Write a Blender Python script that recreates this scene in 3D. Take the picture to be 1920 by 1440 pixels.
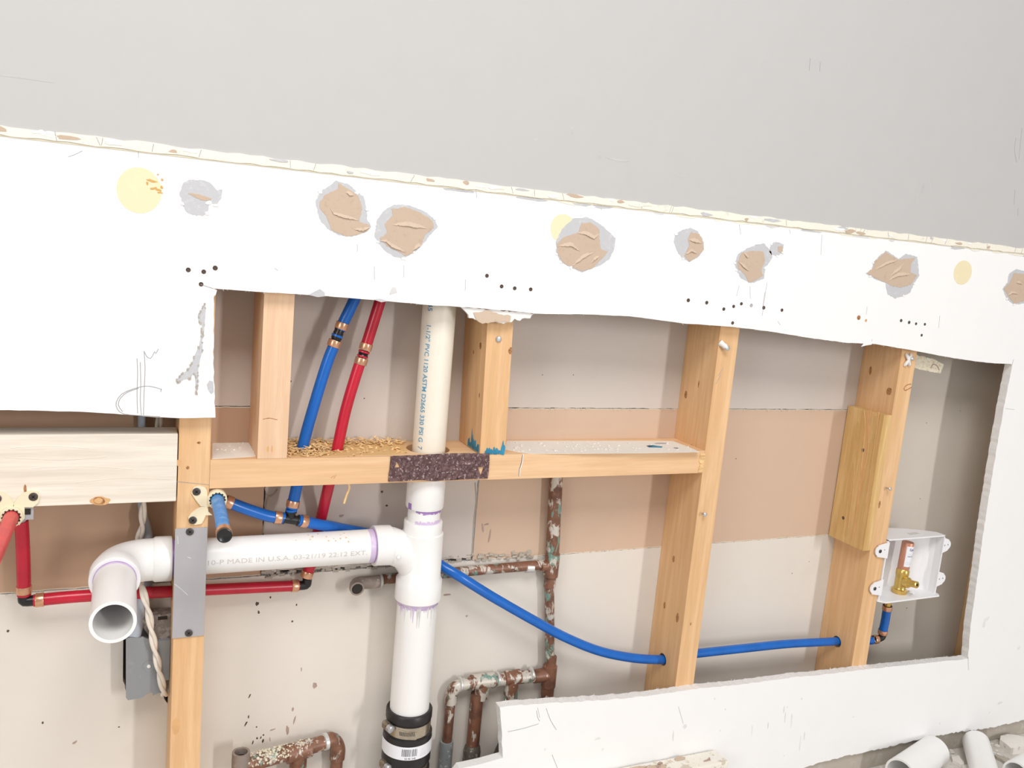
import bpy, bmesh, math, random
from mathutils import Vector, Matrix, Euler
random.seed(7)
for o in list(bpy.data.objects): bpy.data.objects.remove(o)
scene = bpy.context.scene
col = scene.collection
# ------------------------------------------------------------------ camera
# working units: millimetres from the left stud's face centre; floor lies at z = FLOOR
FLOOR = -600.0
FPX = 1619.628
ROT = (1.41296922, -0.0879961630, -0.414136405)
CAM = Vector((-83.6184, -1132.4464, 359.5936))
def W(v): return Vector((v[0]/1000, v[1]/1000, (v[2]-FLOOR)/1000))
cd = bpy.data.cameras.new('camera'); cam = bpy.data.objects.new('camera', cd); col.objects.link(cam)
cam.location = W(CAM); cam.rotation_euler = ROT
cd.sensor_width = 36; cd.lens = FPX/1920*36; cd.clip_start = .01
scene.camera = cam
RM = Euler(ROT, 'XYZ').to_matrix()
# ------------------------------------------------------------------ light
wd = bpy.data.worlds.new('room_light'); scene.world = wd; wd.use_nodes = True
wd.node_tree.nodes['Background'].inputs[0].default_value = (1, .985, .972, 1)
wd.node_tree.nodes['Background'].inputs[1].default_value = .48
def area(name, loc, target, sx, sy, power, color):
    l = bpy.data.lights.new(name, 'AREA'); l.shape = 'RECTANGLE'; l.size = sx; l.size_y = sy; l.energy = power; l.color = color
    o = bpy.data.objects.new(name, l); col.objects.link(o); o.location = loc
    o.rotation_euler = (Vector(target)-Vector(loc)).to_track_quat('-Z', 'Y').to_euler(); return o
area('window_light', (4.4, -9.0, 2.2), (.6, 0, .65), .5, 3.0, 335, (1, .98, .975))
area('left_fill', (-3.0, -2.6, 1.7), (.2, 0, .6), 1.2, 1.2, 40, (1, .97, .94))  # added fill, no known source; brightens the studs' left faces and the left end
area('ceiling_light', (-.1, -1.8, 2.85), (-.1, -.95, 0), 1.6, 1.0, 72, (1, .98, .96))
scene.view_settings.view_transform = 'Standard'; scene.view_settings.look = 'None'
scene.view_settings.exposure = -0.26; scene.view_settings.gamma = 1; scene.view_settings.use_curve_mapping = False

# ------------------------------------------------------------------ point helpers
def ray(u, v): return RM @ Vector(((u-960)/FPX, -(v-720)/FPX, -1))
def at(u, v, Y):
    d = ray(u, v); return CAM + d*((Y-CAM.y)/d.y)
def atx(u, v, X):
    d = ray(u, v); return CAM + d*((X-CAM.x)/d.x)
def atz(u, v, Z):
    d = ray(u, v); return CAM + d*((Z-CAM.z)/d.z)

# ------------------------------------------------------------------ materials
def srgb(r, g, b):
    f = lambda c: (c/255/12.92) if c <= 10 else ((c/255+.055)/1.055)**2.4
    return (f(r), f(g), f(b), 1)
class NT:
    def __init__(s, name):
        s.m = bpy.data.materials.new(name); s.m.use_nodes = True; s.t = s.m.node_tree; s.b = s.t.nodes['Principled BSDF']
    def n(s, kind, **kw):
        nd = s.t.nodes.new(kind)
        for k, v in kw.items():
            if k.startswith('i_'): nd.inputs[k[2:].replace('_', ' ')].default_value = v
            else: setattr(nd, k, v)
        return nd
    def l(s, a, b): s.t.links.new(a, b)
    def coords(s, scale):
        tc = s.n('ShaderNodeTexCoord'); mp = s.n('ShaderNodeMapping'); mp.inputs['Scale'].default_value = scale
        s.l(tc.outputs['Object'], mp.inputs['Vector']); return mp.outputs[0]
    def noise(s, scale, detail=4, rough=.6, stretch=(1, 1, 1), dist=0):
        nd = s.n('ShaderNodeTexNoise'); nd.inputs['Scale'].default_value = scale; nd.inputs['Detail'].default_value = detail
        nd.inputs['Roughness'].default_value = rough; nd.inputs['Distortion'].default_value = dist
        s.l(s.coords(stretch), nd.inputs['Vector']); return nd.outputs['Fac']
    def ramp(s, fac, stops):
        r = s.n('ShaderNodeValToRGB'); e = r.color_ramp.elements
        while len(e) < len(stops): e.new(.5)
        for k, (p, c) in enumerate(stops): e[k].position = p; e[k].color = c
        s.l(fac, r.inputs[0]); return r.outputs[0]
    def mix(s, fac, a, b):
        m = s.n('ShaderNodeMix', data_type='RGBA')
        s.l(fac, m.inputs['Factor'])
        for k, x in (('A', a), ('B', b)):
            i = [q for q in m.inputs if q.name == k and q.type == 'RGBA'][0]
            if isinstance(x, tuple): i.default_value = x
            else: s.l(x, i)
        return [q for q in m.outputs if q.type == 'RGBA'][0]
    def bump(s, h, strength, dist=.001):
        b = s.n('ShaderNodeBump'); b.inputs['Strength'].default_value = strength; b.inputs['Distance'].default_value = dist
        s.l(h, b.inputs['Height']); s.l(b.outputs[0], s.b.inputs['Normal'])
    def fin(s, colr, rough, metal=0, spec=.5):
        if isinstance(colr, tuple): s.b.inputs['Base Color'].default_value = colr
        else: s.l(colr, s.b.inputs['Base Color'])
        s.b.inputs['Roughness'].default_value = rough; s.b.inputs['Metallic'].default_value = metal
        s.b.inputs['Specular IOR Level'].default_value = spec
        return s.m
def sh(c, k): return (min(1, c[0]*k), min(1, c[1]*k), min(1, c[2]*k), 1)
def plain(name, c, rough=.5, metal=0, var=.08, scale=60, bump=0, spec=.5):
    t = NT(name); n = t.noise(scale)
    c2 = t.ramp(n, [(.3, sh(c, 1-var)), (.7, sh(c, 1+var))])
    if bump: t.bump(n, bump)
    return t.fin(c2, rough, metal, spec)
def spots(name, c, marks, rough=.7, bump=0, bscale=300, spec=.3, stretch=(1, 1, 1)):
    """base colour plus layers of blotches (scale, threshold, softness, colour)"""
    t = NT(name); n = t.noise(25); cc = t.ramp(n, [(.3, sh(c, .992)), (.7, sh(c, 1.008))])
    for k, (scale, th, soft, mc) in enumerate(marks):
        nn = t.noise(scale, 5, .65, stretch, .2*k)
        f = t.ramp(nn, [(th, (0, 0, 0, 1)), (min(1, th+soft), (1, 1, 1, 1))])
        cc = t.mix(f, cc, mc)
    if bump: t.bump(t.noise(bscale), bump)
    return t.fin(cc, rough, 0, spec)
def wood(name, light, dark, axis, rough=.62, streak=.5, fine=170):
    t = NT(name)
    a = {'x': (.055, 1, 1), 'y': (1, .055, 1), 'z': (1, 1, .055)}[axis]
    g = t.noise(42, 3, .55, a, 1.1); f = t.noise(fine*2, 4, .7, (a[0]*.5, a[1]*.5, a[2]*.5))
    c1 = t.ramp(g, [(.25, sh(dark, 1)), (.5, tuple((light[k]+dark[k])/2 for k in range(3))+(1,)), (.68, sh(light, 1))])
    fr = t.ramp(f, [(.35, (1, 1, 1, 1)), (.62, (0, 0, 0, 1))])
    ff = t.n('ShaderNodeMath', operation='MULTIPLY'); t.l(fr, ff.inputs[0]); ff.inputs[1].default_value = streak
    c2 = t.mix(ff.outputs[0], c1, sh(dark, .86))
    t.bump(f, .12, .0006)
    return t.fin(c2, rough, 0, .3)
S = srgb
M = {}
M['white'] = spots('white_wall_paint', (.865, .86, .858, 1), [(3, .6, .3, (.855, .85, .846, 1))], .6)
M['lowwhite'] = M['white']
M['grey'] = spots('grey_wall_paint', (.50, .492, .487, 1), [(3, .55, .4, (.508, .50, .495, 1))], .65)
M['gypsum'] = spots('gypsum_core', (.82, .81, .80, 1), [(220, .55, .2, (.72, .70, .68, 1))], .9, .5, 500)
M['greypaper'] = spots('torn_grey_paper', (.53, .535, .555, 1), [(140, .55, .15, (.62, .62, .635, 1))], .9, .5, 400)
M['brownpaper'] = spots('torn_brown_paper', (.55, .425, .325, 1), [(120, .55, .12, (.50, .38, .285, 1))], .9, .4, 300)
M['palebrown'] = spots('torn_paper_flap', (.60, .475, .365, 1), [(120, .55, .12, (.54, .42, .32, 1))], .9, .4, 300)
M['cream_strip'] = spots('old_cream_paint', (.84, .80, .70, 1), [(60, .6, .06, (.72, .70, .62, 1)), (110, .70, .04, (.55, .56, .52, 1))], .6, .5)
M['glue'] = spots('yellow_glue', (.80, .71, .47, 1), [(50, .55, .2, (.82, .735, .50, 1))], .45)
M['glue_dark'] = plain('brown_glue', (.62, .36, .10, 1), .5)
M['backgrey'] = spots('grey_board_paper', (.60, .535, .49, 1), [(8, .6, .2, (.575, .51, .465, 1)), (150, .765, .02, (.40, .36, .33, 1))], .85)
M['backbrown'] = spots('brown_board_paper', (.60, .44, .33, 1), [(6, .6, .2, (.57, .41, .30, 1)), (160, .76, .02, (.72, .6, .5, 1))], .85)
M['backcream'] = spots('cream_board_paper', (.70, .65, .59, 1), [(7, .58, .2, (.67, .615, .545, 1)), (110, .755, .02, (.36, .31, .26, 1)), (34, .73, .04, (.56, .5, .42, 1))], .85)
M['backend'] = spots('buff_board_paper', (.58, .53, .465, 1), [(7, .58, .2, (.55, .50, .43, 1)), (150, .77, .02, (.4, .35, .3, 1))], .85)
M['backdark'] = plain('dark_wall_void', (.06, .045, .035, 1), .95)
M['fibre'] = plain('paper_fibre', (.70, .62, .50, 1), .9)
M['dirt'] = plain('dark_speck', (.09, .06, .045, 1), .8)
M['stain'] = plain('brown_smear', (.40, .29, .24, 1), .8)
M['graphite'] = plain('graphite', (.34, .34, .35, 1), .7)
M['scuff'] = plain('dull_scuff', (.50, .49, .485, 1), .7)
M['scuff_pale'] = plain('pale_scuff', (.74, .735, .73, 1), .7)
M['backleft'] = spots('dark_brown_board', (.50, .335, .23, 1), [(6, .6, .2, (.46, .30, .20, 1))], .85)
M['smudge'] = plain('grey_scuff', (.66, .655, .65, 1), .7)
M['stud_z'] = wood('pine_stud', (.80, .53, .30, 1), (.70, .42, .205, 1), 'z')
M['stud_pale'] = wood('pale_pine', (.82, .59, .40, 1), (.74, .49, .31, 1), 'z')
M['stud_x'] = wood('pine_block', (.82, .57, .345, 1), (.74, .46, .25, 1), 'x')
M['sister'] = wood('yellow_pine', (.78, .56, .27, 1), (.58, .34, .12, 1), 'z', streak=.6)
M['sister_dark'] = plain('dark_grain', (.60, .38, .15, 1), .6)
M['grey_board'] = wood('weathered_board', (.86, .79, .69, 1), (.72, .64, .54, 1), 'x', streak=.6, fine=120)
M['knot'] = spots('wood_knot', (.42, .21, .085, 1), [(260, .5, .1, (.24, .10, .04, 1))], .6)
M['knot_light'] = plain('light_knot', (.66, .38, .17, 1), .6)
M['dusty'] = spots('plaster_dust', (.80, .76, .70, 1), [(130, .60, .1, (.70, .62, .52, 1)), (90, .72, .03, (.3, .3, .3, 1))], .9)
M['cutwood'] = wood('fresh_cut_wood', (.78, .53, .25, 1), (.66, .40, .16, 1), 'x')
M['bluepaint'] = plain('blue_marker_paint', (.015, .20, .33, 1), .5, var=.3)
M['shaving'] = plain('wood_shaving', (.80, .55, .27, 1), .7, var=.25, scale=40)
M['pvc'] = plain('white_pvc', (.84, .835, .825, 1), .32, var=.012)
M['pvc_cream'] = plain('cream_pvc', (.82, .765, .66, 1), .35, var=.02)
M['pvc_dirty'] = spots('scuffed_pvc', (.84, .832, .82, 1), [(40, .68, .12, (.77, .74, .70, 1)), (160, .74, .04, (.55, .45, .38, 1))], .35, spec=.5)
M['primer'] = spots('purple_primer', (.62, .50, .70, 1), [(60, .5, .2, (.76, .69, .80, 1))], .35)
M['primer_dark'] = plain('dark_purple_primer', (.36, .21, .50, 1), .35, var=.2)
M['print_blue'] = plain('blue_ink', (.10, .32, .50, 1), .5)
M['print_grey'] = plain('grey_ink', (.60, .55, .55, 1), .5)
M['pex_blue'] = plain('blue_pex', (.006, .125, .50, 1), .27, var=.1, scale=30)
M['pex_blue_pale'] = spots('scuffed_blue_pex', (.05, .25, .62, 1), [(60, .5, .2, (.22, .42, .72, 1))], .4)
M['pex_red'] = plain('red_pex', (.50, .012, .035, 1), .27, var=.12, scale=30)
M['pex_red_pale'] = plain('scuffed_red_pex', (.66, .07, .075, 1), .4, var=.1)
M['crimp'] = plain('copper_crimp', (.72, .40, .25, 1), .28, .75, var=.15, scale=90)
M['black'] = plain('black_plastic', (.012, .012, .014, 1), .28)
M['rubber'] = plain('black_rubber', (.014, .013, .014, 1), .4, var=.3)
M['bracket'] = plain('cream_plastic', (.83, .73, .52, 1), .4, var=.02)
M['screw'] = plain('dark_screw', (.09, .08, .075, 1), .4, .6)
M['screw_zinc'] = plain('zinc_screw', (.52, .52, .54, 1), .3, .7)
M['anchor'] = plain('white_anchor', (.78, .77, .76, 1), .5)
M['galv'] = spots('galvanised_steel', (.40, .39, .40, 1), [(55, .55, .2, (.44, .43, .44, 1)), (190, .74, .03, (.62, .62, .62, 1))], .45, spec=.6)
M['boxgrey'] = spots('grey_box_steel', (.27, .285, .30, 1), [(60, .6, .1, (.31, .32, .335, 1))], .45, spec=.6)
M['boxdirty'] = spots('dirty_box_steel', (.20, .175, .16, 1), [(70, .5, .1, (.36, .33, .30, 1)), (110, .62, .06, (.08, .06, .05, 1))], .6)
M['conduit'] = plain('blue_grey_conduit', (.42, .47, .54, 1), .45, var=.06)
M['cord'] = plain('white_cord', (.76, .70, .62, 1), .6, var=.08)
M['rust'] = spots('rusted_steel', (.095, .052, .052, 1), [(140, .48, .10, (.17, .10, .10, 1)), (220, .57, .05, (.40, .31, .31, 1)), (60, .66, .05, (.035, .022, .022, 1))], .75, 1.0, 260)
M['brass'] = plain('brass', (.70, .48, .14, 1), .28, .8, var=.15)
M['arrestor'] = plain('copper_tube', (.60, .28, .18, 1), .4, .35, var=.06)
M['label'] = plain('white_label', (.80, .81, .86, 1), .4, var=.01)
M['ink'] = plain('black_ink', (.02, .02, .03, 1), .5)
M['navy'] = plain('navy_ink', (.04, .05, .22, 1), .5)
M['boxwhite'] = plain('white_box_plastic', (.82, .82, .84, 1), .4, var=.01)
M['steel'] = plain('clamp_steel', (.50, .44, .36, 1), .25, .85, var=.15)
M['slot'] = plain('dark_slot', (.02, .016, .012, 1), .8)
def copper(name, white, green):
    t = NT(name); n = t.noise(38, 4, .6); c = t.ramp(n, [(.3, (.10, .045, .028, 1)), (.55, (.23, .10, .058, 1)), (.75, (.17, .085, .058, 1))])
    g = t.ramp(t.noise(46, 5, .6, (1, 1, .5), .6), [(green, (0, 0, 0, 1)), (green+.03, (1, 1, 1, 1))]); c = t.mix(g, c, (.17, .30, .25, 1))
    w = t.ramp(t.noise(64, 5, .65, (1, 1, .6), .4), [(white, (0, 0, 0, 1)), (white+.05, (1, 1, 1, 1))]); c = t.mix(w, c, (.56, .52, .46, 1))
    t.bump(t.noise(180), .3)
    return t.fin(c, .42, .15, .6)
M['copper'] = copper('tarnished_copper', .545, .56)
M['copper_clean'] = copper('brown_copper', .62, .64)
M['copper_plaster'] = copper('plastered_copper', .45, .57)
M['copper_old'] = spots('grey_old_copper', (.25, .20, .17, 1), [(60, .55, .1, (.32, .27, .23, 1)), (90, .66, .05, (.5, .52, .48, 1))], .5, spec=.6)
M['crust'] = spots('plaster_crust', (.72, .66, .53, 1), [(150, .5, .1, (.60, .50, .36, 1)), (60, .60, .06, (.40, .52, .47, 1))], .95, 1, 200)
M['solder'] = plain('silver_solder', (.62, .62, .60, 1), .35, .4, var=.2)
M['greywrap'] = spots('grey_pipe_sleeve', (.24, .26, .27, 1), [(120, .58, .08, (.55, .56, .55, 1)), (90, .66, .05, (.05, .05, .05, 1))], .45, .6)
M['tar'] = spots('tarred_joint', (.10, .085, .07, 1), [(120, .56, .08, (.36, .34, .30, 1))], .4, .8)
M['floor'] = spots('dusty_floor', (.62, .59, .54, 1), [(12, .5, .2, (.70, .68, .64, 1)), (40, .6, .08, (.34, .32, .28, 1)), (120, .62, .08, (.76, .74, .71, 1))], .9, .5)
M['sill'] = spots('grey_sill', (.45, .405, .345, 1), [(30, .56, .1, (.52, .48, .43, 1)), (60, .67, .05, (.2, .17, .14, 1)), (110, .69, .04, (.76, .74, .70, 1))], .9, .4)
M['chipped'] = spots('chipped_cream_paint', (.82, .78, .70, 1), [(50, .58, .03, (.62, .55, .45, 1)), (90, .65, .03, (.50, .36, .2, 1))], .8, .8)
M['debris'] = spots('plaster_debris', (.78, .75, .70, 1), [(80, .6, .1, (.5, .45, .4, 1))], .9, .5)

# ------------------------------------------------------------------ mesh builder
class MB:
    def __init__(s): s.bm = bmesh.new()
    def face(s, vs): 
        try: return s.bm.faces.new(vs)
        except ValueError: return None
    def grid_rings(s, rings, cap0=True, cap1=True):
        R = [[s.bm.verts.new(W(p)) for p in r] for r in rings]; n = len(R[0])
        for a, b in zip(R, R[1:]):
            for k in range(n): s.face((a[k], a[(k+1) % n], b[(k+1) % n], b[k]))
        if cap0: s.face(list(reversed(R[0])))
        if cap1: s.face(R[-1])
        return s
    def tube(s, pts, r, seg=20, r_in=None, caps=(True, True)):
        pts = [Vector(p) for p in pts]; n = len(pts)
        rs = r if isinstance(r, (list, tuple)) else [r]*n
        T = []
        for i in range(n):
            a = pts[max(0, i-1)]; b = pts[min(n-1, i+1)]; d = (b-a); T.append(d.normalized() if d.length > 1e-9 else T[-1])
        up = Vector((0, 0, 1)) if abs(T[0].z) < .9 else Vector((0, 1, 0))
        N = (up - T[0]*up.dot(T[0])).normalized(); frames = []
        for i in range(n):
            if i: N = (N - T[i]*N.dot(T[i])).normalized()
            frames.append((N.copy(), T[i].cross(N)))
        ring = lambda i, rad: [pts[i] + frames[i][0]*rad*math.cos(2*math.pi*k/seg) + frames[i][1]*rad*math.sin(2*math.pi*k/seg) for k in range(seg)]
        rings = [ring(i, rs[i]) for i in range(n)]
        if r_in is None: s.grid_rings(rings, *caps)
        else:
            inner = [ring(i, rs[i]-(rs[0]-r_in)) for i in range(n)]
            s.grid_rings([inner[0]] + rings + list(reversed(inner)), False, False)
        return s
    def lathe(s, base, axis, prof, seg=28, closed=False):
        """prof: (distance along axis, radius)"""
        base = Vector(base); axis = Vector(axis).normalized()
        up = Vector((0, 0, 1)) if abs(axis.z) < .9 else Vector((1, 0, 0))
        a = (up-axis*up.dot(axis)).normalized(); b = axis.cross(a)
        rings = [[base+axis*h+(a*math.cos(2*math.pi*k/seg)+b*math.sin(2*math.pi*k/seg))*max(r, .01) for k in range(seg)] for h, r in prof]
        if closed: rings.append(rings[0]); s.grid_rings(rings, False, False)
        else: s.grid_rings(rings)
        return s
    def box(s, lo, hi, bevel=0, jit=0):
        tmp = bmesh.new(); bmesh.ops.create_cube(tmp, size=1)
        for v in tmp.verts:
            v.co = Vector([(lo[k]+hi[k])/2 + v.co[k]*(hi[k]-lo[k]) for k in range(3)])
            if jit: v.co += Vector([random.uniform(-jit, jit) for _ in range(3)])
        if bevel: bmesh.ops.bevel(tmp, geom=list(tmp.edges), offset=bevel, segments=2, affect='EDGES', profile=.6)
        return s.absorb(tmp)
    def absorb(s, tmp, xf=None):
        m = {v: s.bm.verts.new(W(xf(v.co) if xf else v.co)) for v in tmp.verts}
        for f in tmp.faces: s.face([m[v] for v in f.verts])
        tmp.free(); return s
    def obox(s, c, ax, ay, az, size, bevel=0):
        """oriented box: centre c, unit axes"""
        tmp = bmesh.new(); bmesh.ops.create_cube(tmp, size=1)
        for v in tmp.verts: v.co = Vector((v.co.x*size[0], v.co.y*size[1], v.co.z*size[2]))
        if bevel: bmesh.ops.bevel(tmp, geom=list(tmp.edges), offset=bevel, segments=2, affect='EDGES')
        c, ax, ay, az = map(Vector, (c, ax, ay, az))
        return s.absorb(tmp, lambda p: c+ax*p.x+ay*p.y+az*p.z)
    def prism(s, loops, axis, lo, hi, xf=None):
        """2-D loops (first outer, the rest holes) extruded along axis x/y/z"""
        tmp = bmesh.new(); es = []
        put = {'x': lambda a, b, h: Vector((h, a, b)), 'y': lambda a, b, h: Vector((a, h, b)), 'z': lambda a, b, h: Vector((a, b, h))}[axis]
        for lp in loops:
            vs = [tmp.verts.new(put(a, b, lo)) for a, b in lp]
            es += [tmp.edges.new((vs[i], vs[(i+1) % len(vs)])) for i in range(len(vs))]
        if len(loops) == 1: tmp.faces.new(list(tmp.verts))
        else: bmesh.ops.triangle_fill(tmp, use_beauty=True, use_dissolve=False, edges=es)
        r = bmesh.ops.extrude_face_region(tmp, geom=list(tmp.faces))
        d = put(0, 0, hi)-put(0, 0, lo)
        for g in r['geom']:
            if isinstance(g, bmesh.types.BMVert): g.co += d
        bmesh.ops.recalc_face_normals(tmp, faces=list(tmp.faces))
        return s.absorb(tmp, xf)
    def build(s, name, mat, parent=None, smooth=False, edge_mat=None, recalc=True):
        if recalc: bmesh.ops.recalc_face_normals(s.bm, faces=list(s.bm.faces))
        root = Vector((0, 0, 0)); p = parent
        while p is not None: root += p.location; p = p.parent
        if parent is None:
            xs = [v.co for v in s.bm.verts]
            root = Vector(((min(c.x for c in xs)+max(c.x for c in xs))/2, (min(c.y for c in xs)+max(c.y for c in xs))/2, min(c.z for c in xs)))
        for v in s.bm.verts: v.co -= root
        me = bpy.data.meshes.new(name); s.bm.normal_update()
        if edge_mat:
            for f in s.bm.faces: f.material_index = 1 if abs(f.normal.y) < .6 else 0
        s.bm.to_mesh(me); s.bm.free()
        me.materials.append(M[mat])
        if edge_mat: me.materials.append(M[edge_mat])
        if smooth:
            for f in me.polygons: f.use_smooth = True
            me.set_sharp_from_angle(angle=math.radians(38))
        o = bpy.data.objects.new(name, me); col.objects.link(o)
        o.parent = parent
        if parent is None: o.location = root
        return o
def tag(o, label=None, cat=None, group=None, kind=None):
    for k, v in (('label', label), ('category', cat), ('group', group), ('kind', kind)):
        if v: o[k] = v
    return o
def thing(name, p, label, cat, group=None):
    o = bpy.data.objects.new(name, None); col.objects.link(o); o.location = W(p); o.empty_display_size = .02
    return tag(o, label, cat, group)
def spline(pts, step=6):
    pts = [Vector(p) for p in pts]; q = [pts[0]*2-pts[1]]+pts+[pts[-1]*2-pts[-2]]; out = []
    for i in range(1, len(q)-2):
        a, b, c, d = q[i-1:i+3]; n = max(2, int((c-b).length/step))
        for k in range(n):
            t = k/n
            out.append(.5*((2*b)+(c-a)*t+(2*a-5*b+4*c-d)*t*t+(3*b-a-3*c+d)*t**3))
    out.append(pts[-1]); return out
def rough_line(pts, step, amp, seed=0):
    """resample an open 2-D polyline with jitter"""
    rnd = random.Random(seed); out = []
    for (a, b), (c, d) in zip(pts, pts[1:]):
        L = math.hypot(c-a, d-b); n = max(1, int(L/step))
        for k in range(n):
            t = k/n; j = amp if k else amp*.4
            out.append((a+(c-a)*t+rnd.uniform(-j, j), b+(d-b)*t+rnd.uniform(-j, j)))
    out.append(pts[-1]); return out
def circle(x, y, r, n=28, ph=0): return [(x+r*math.cos(2*math.pi*k/n+ph), y+r*math.sin(2*math.pi*k/n+ph)) for k in range(n)]
def px(lst, Y): return [(p.x, p.z) for p in (at(u, v, Y) for u, v in lst)]
def blob(x, z, rx, rz, n, amp, seed, tilt=0):
    rnd = random.Random(seed); ph = [rnd.uniform(0, 6.28) for _ in range(3)]; out = []
    for k in range(n):
        a = 2*math.pi*k/n; w = 1+amp*(math.sin(2*a+ph[0])*.5+math.sin(3*a+ph[1])*.5+math.sin(5*a+ph[2])*.3)+rnd.uniform(-amp, amp)*.55
        px_, pz = rx*w*math.cos(a), rz*w*math.sin(a)
        out.append((x+px_*math.cos(tilt)-pz*math.sin(tilt), z+px_*math.sin(tilt)+pz*math.cos(tilt)))
    return out
def screw(parent, p, n, r=4, mat='screw', length=0, name='screw'):
    """cross-head screw, head centre p, head facing along n"""
    p = Vector(p); n = Vector(n).normalized()
    b = MB(); b.lathe(p, n, [(-max(length, .3), r*.42), (-.6, r*.45), (-.4, r), (.5, r), (.9, r*.75)], 18)
    o = b.build(name, mat, parent, True)
    up = Vector((0, 0, 1)) if abs(n.z) < .9 else Vector((1, 0, 0)); a = (up-n*up.dot(n)).normalized(); c = n.cross(a)
    a2 = (a+c).normalized(); c2 = n.cross(a2)
    b = MB(); b.obox(p+n*.9, a2, c2, n, (r*1.1, r*.26, .5)); b.obox(p+n*.9, c2, a2, n, (r*1.1, r*.26, .5))
    b.build('cross_slot', 'slot' if mat == 'screw' else 'anchor', o)
    return o
def ell(c, ax, ay, n, ra, rb, thick, seed=None, k=20, irr=0):
    rnd = random.Random(seed); b = MB(); c, ax, ay, n = map(Vector, (c, ax, ay, n)); lo = []; hi = []
    for i in range(k):
        a = 2*math.pi*i/k; w = 1+rnd.uniform(-irr, irr)
        q = c+ax*ra*w*math.cos(a)+ay*rb*w*math.sin(a); lo.append(q-n*.5); hi.append(q+n*thick)
    b.grid_rings([lo, hi]); return b
X_, Y_, Z_ = Vector((1, 0, 0)), Vector((0, 1, 0)), Vector((0, 0, 1))
def knot(parent, p, face, ra, rb, mat='knot', seed=1):
    ax, ay, n = {'front': (X_, Z_, -Y_), 'left': (Y_, Z_, -X_), 'right': (Y_, Z_, X_)}[face]
    return ell(p, ax, ay, n, ra, rb, .18, seed, 18, .12).build('knot', mat, parent)
def stroke(parent, pts, w, mat, name, Y, push=.25):
    """a drawn mark: a hair-thin ridge following pixel points on the plane Y"""
    b = MB(); b.tube(spline([at(u, v, Y)-Y_*push*.2 for u, v in pts], 8), w, 6); return b.build(name, mat, parent)
def text2d(txt, size, bold=0.0):
    c = bpy.data.curves.new('lettering', 'FONT'); c.body = txt; c.size = size; c.resolution_u = 3; c.offset = bold
    o = bpy.data.objects.new('lettering', c); col.objects.link(o)
    dg = bpy.context.evaluated_depsgraph_get(); me = bpy.data.meshes.new_from_object(o.evaluated_get(dg))
    vs = [(v.co.x, v.co.y) for v in me.vertices]; fs = [tuple(p.vertices) for p in me.polygons]
    bpy.data.objects.remove(o); bpy.data.curves.remove(c); bpy.data.meshes.remove(me)
    return vs, fs
def lettering(txt, width, height, mp, name, mat, parent, bold=.012):
    """text stretched to width x height, each vertex placed by mp(x, y)"""
    vs, fs = text2d(txt, 1, bold); x0 = min(v[0] for v in vs); x1 = max(v[0] for v in vs); y0 = min(v[1] for v in vs); y1 = max(v[1] for v in vs)
    b = MB(); bv = [b.bm.verts.new(W(mp((x-x0)/(x1-x0)*width, (y-y0)/(y1-y0)*height))) for x, y in vs]
    for f in fs: b.face([bv[i] for i in f])
    bmesh.ops.subdivide_edges
    return b.build(name, mat, parent, recalc=False)

# ================================================================== the setting
FY = -16.0      # front face of the plasterboard
BY = 89.0       # face of the board on the far side of the studs
b = MB(); b.box((-1500, -3200, FLOOR-40), (3400, 140, FLOOR)); floor = tag(b.build('floor', 'floor'), 'dusty light grey floor littered with plaster crumbs', 'floor', kind='structure')
# front sheet with the big cut-out
low_top = rough_line(px([(943, 1421), (941, 1380), (937, 1326), (1000, 1320), (1060, 1317), (1150, 1311), (1215, 1305), (1300, 1292), (1390, 1283), (1480, 1271), (1560, 1263), (1640, 1253), (1730, 1244), (1815, 1235)], FY), 7, 1.0, 3)
right_edge = rough_line(px([(1815, 1235), (1820, 1170), (1833, 1080), (1845, 990), (1864, 870), (1881, 770), (1898, 683)], FY), 7, .8, 4)
top_edge = rough_line(px([(1898, 683), (1850, 680), (1790, 672), (1712, 657), (1640, 645), (1590, 643), (1520, 634), (1440, 621), (1383, 614), (1320, 609), (1285, 607), (1240, 601), (1180, 593), (1100, 589.5), (1002, 588), (960, 583), (880, 576.5), (800, 571.5), (720, 564), (640, 557.5), (560, 551.5), (490, 547.5), (402, 541)], FY), 9, .35, 5)
left_edge = rough_line(px([(402, 541), (401, 600), (400, 680), (402, 735), (404, 783)], FY), 6, .7, 6)
lbot = rough_line(px([(404, 783), (335, 784), (290, 782), (230, 777), (150, 772), (70, 770), (0, 769)], FY), 9, .3, 8)
low_bot = rough_line(px([(1920, 1350), (1860, 1364), (1800, 1372), (1740, 1383), (1712, 1389), (1660, 1402), (1625, 1409), (1560, 1424), (1500, 1441)], FY), 6, 1.6, 9)
step = px([(862, 1441), (900, 1433), (943, 1421)], FY)
outline = [(-900, 434), (2500, 434), (2500, low_bot[0][1]+8)] + low_bot + [(700, -566), (370, -566), (370, -470)] + step[:-1] + low_top + right_edge[1:] + top_edge[1:] + left_edge[1:] + lbot[1:] + [(-900, lbot[-1][1]+2)]
b = MB(); b.prism([outline], 'y', FY, 0); wall = tag(b.build('wall_front', 'white', edge_mat='gypsum'), 'white plasterboard wall with a large rough cut-out', 'wall', kind='structure')
b = MB(); b.box((-900, FY-.6, 434.6), (2600, 0, 1700)); up = tag(b.build('wall_upper', 'grey'), 'light grey painted wall above the cream paint line', 'wall', kind='structure')
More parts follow.
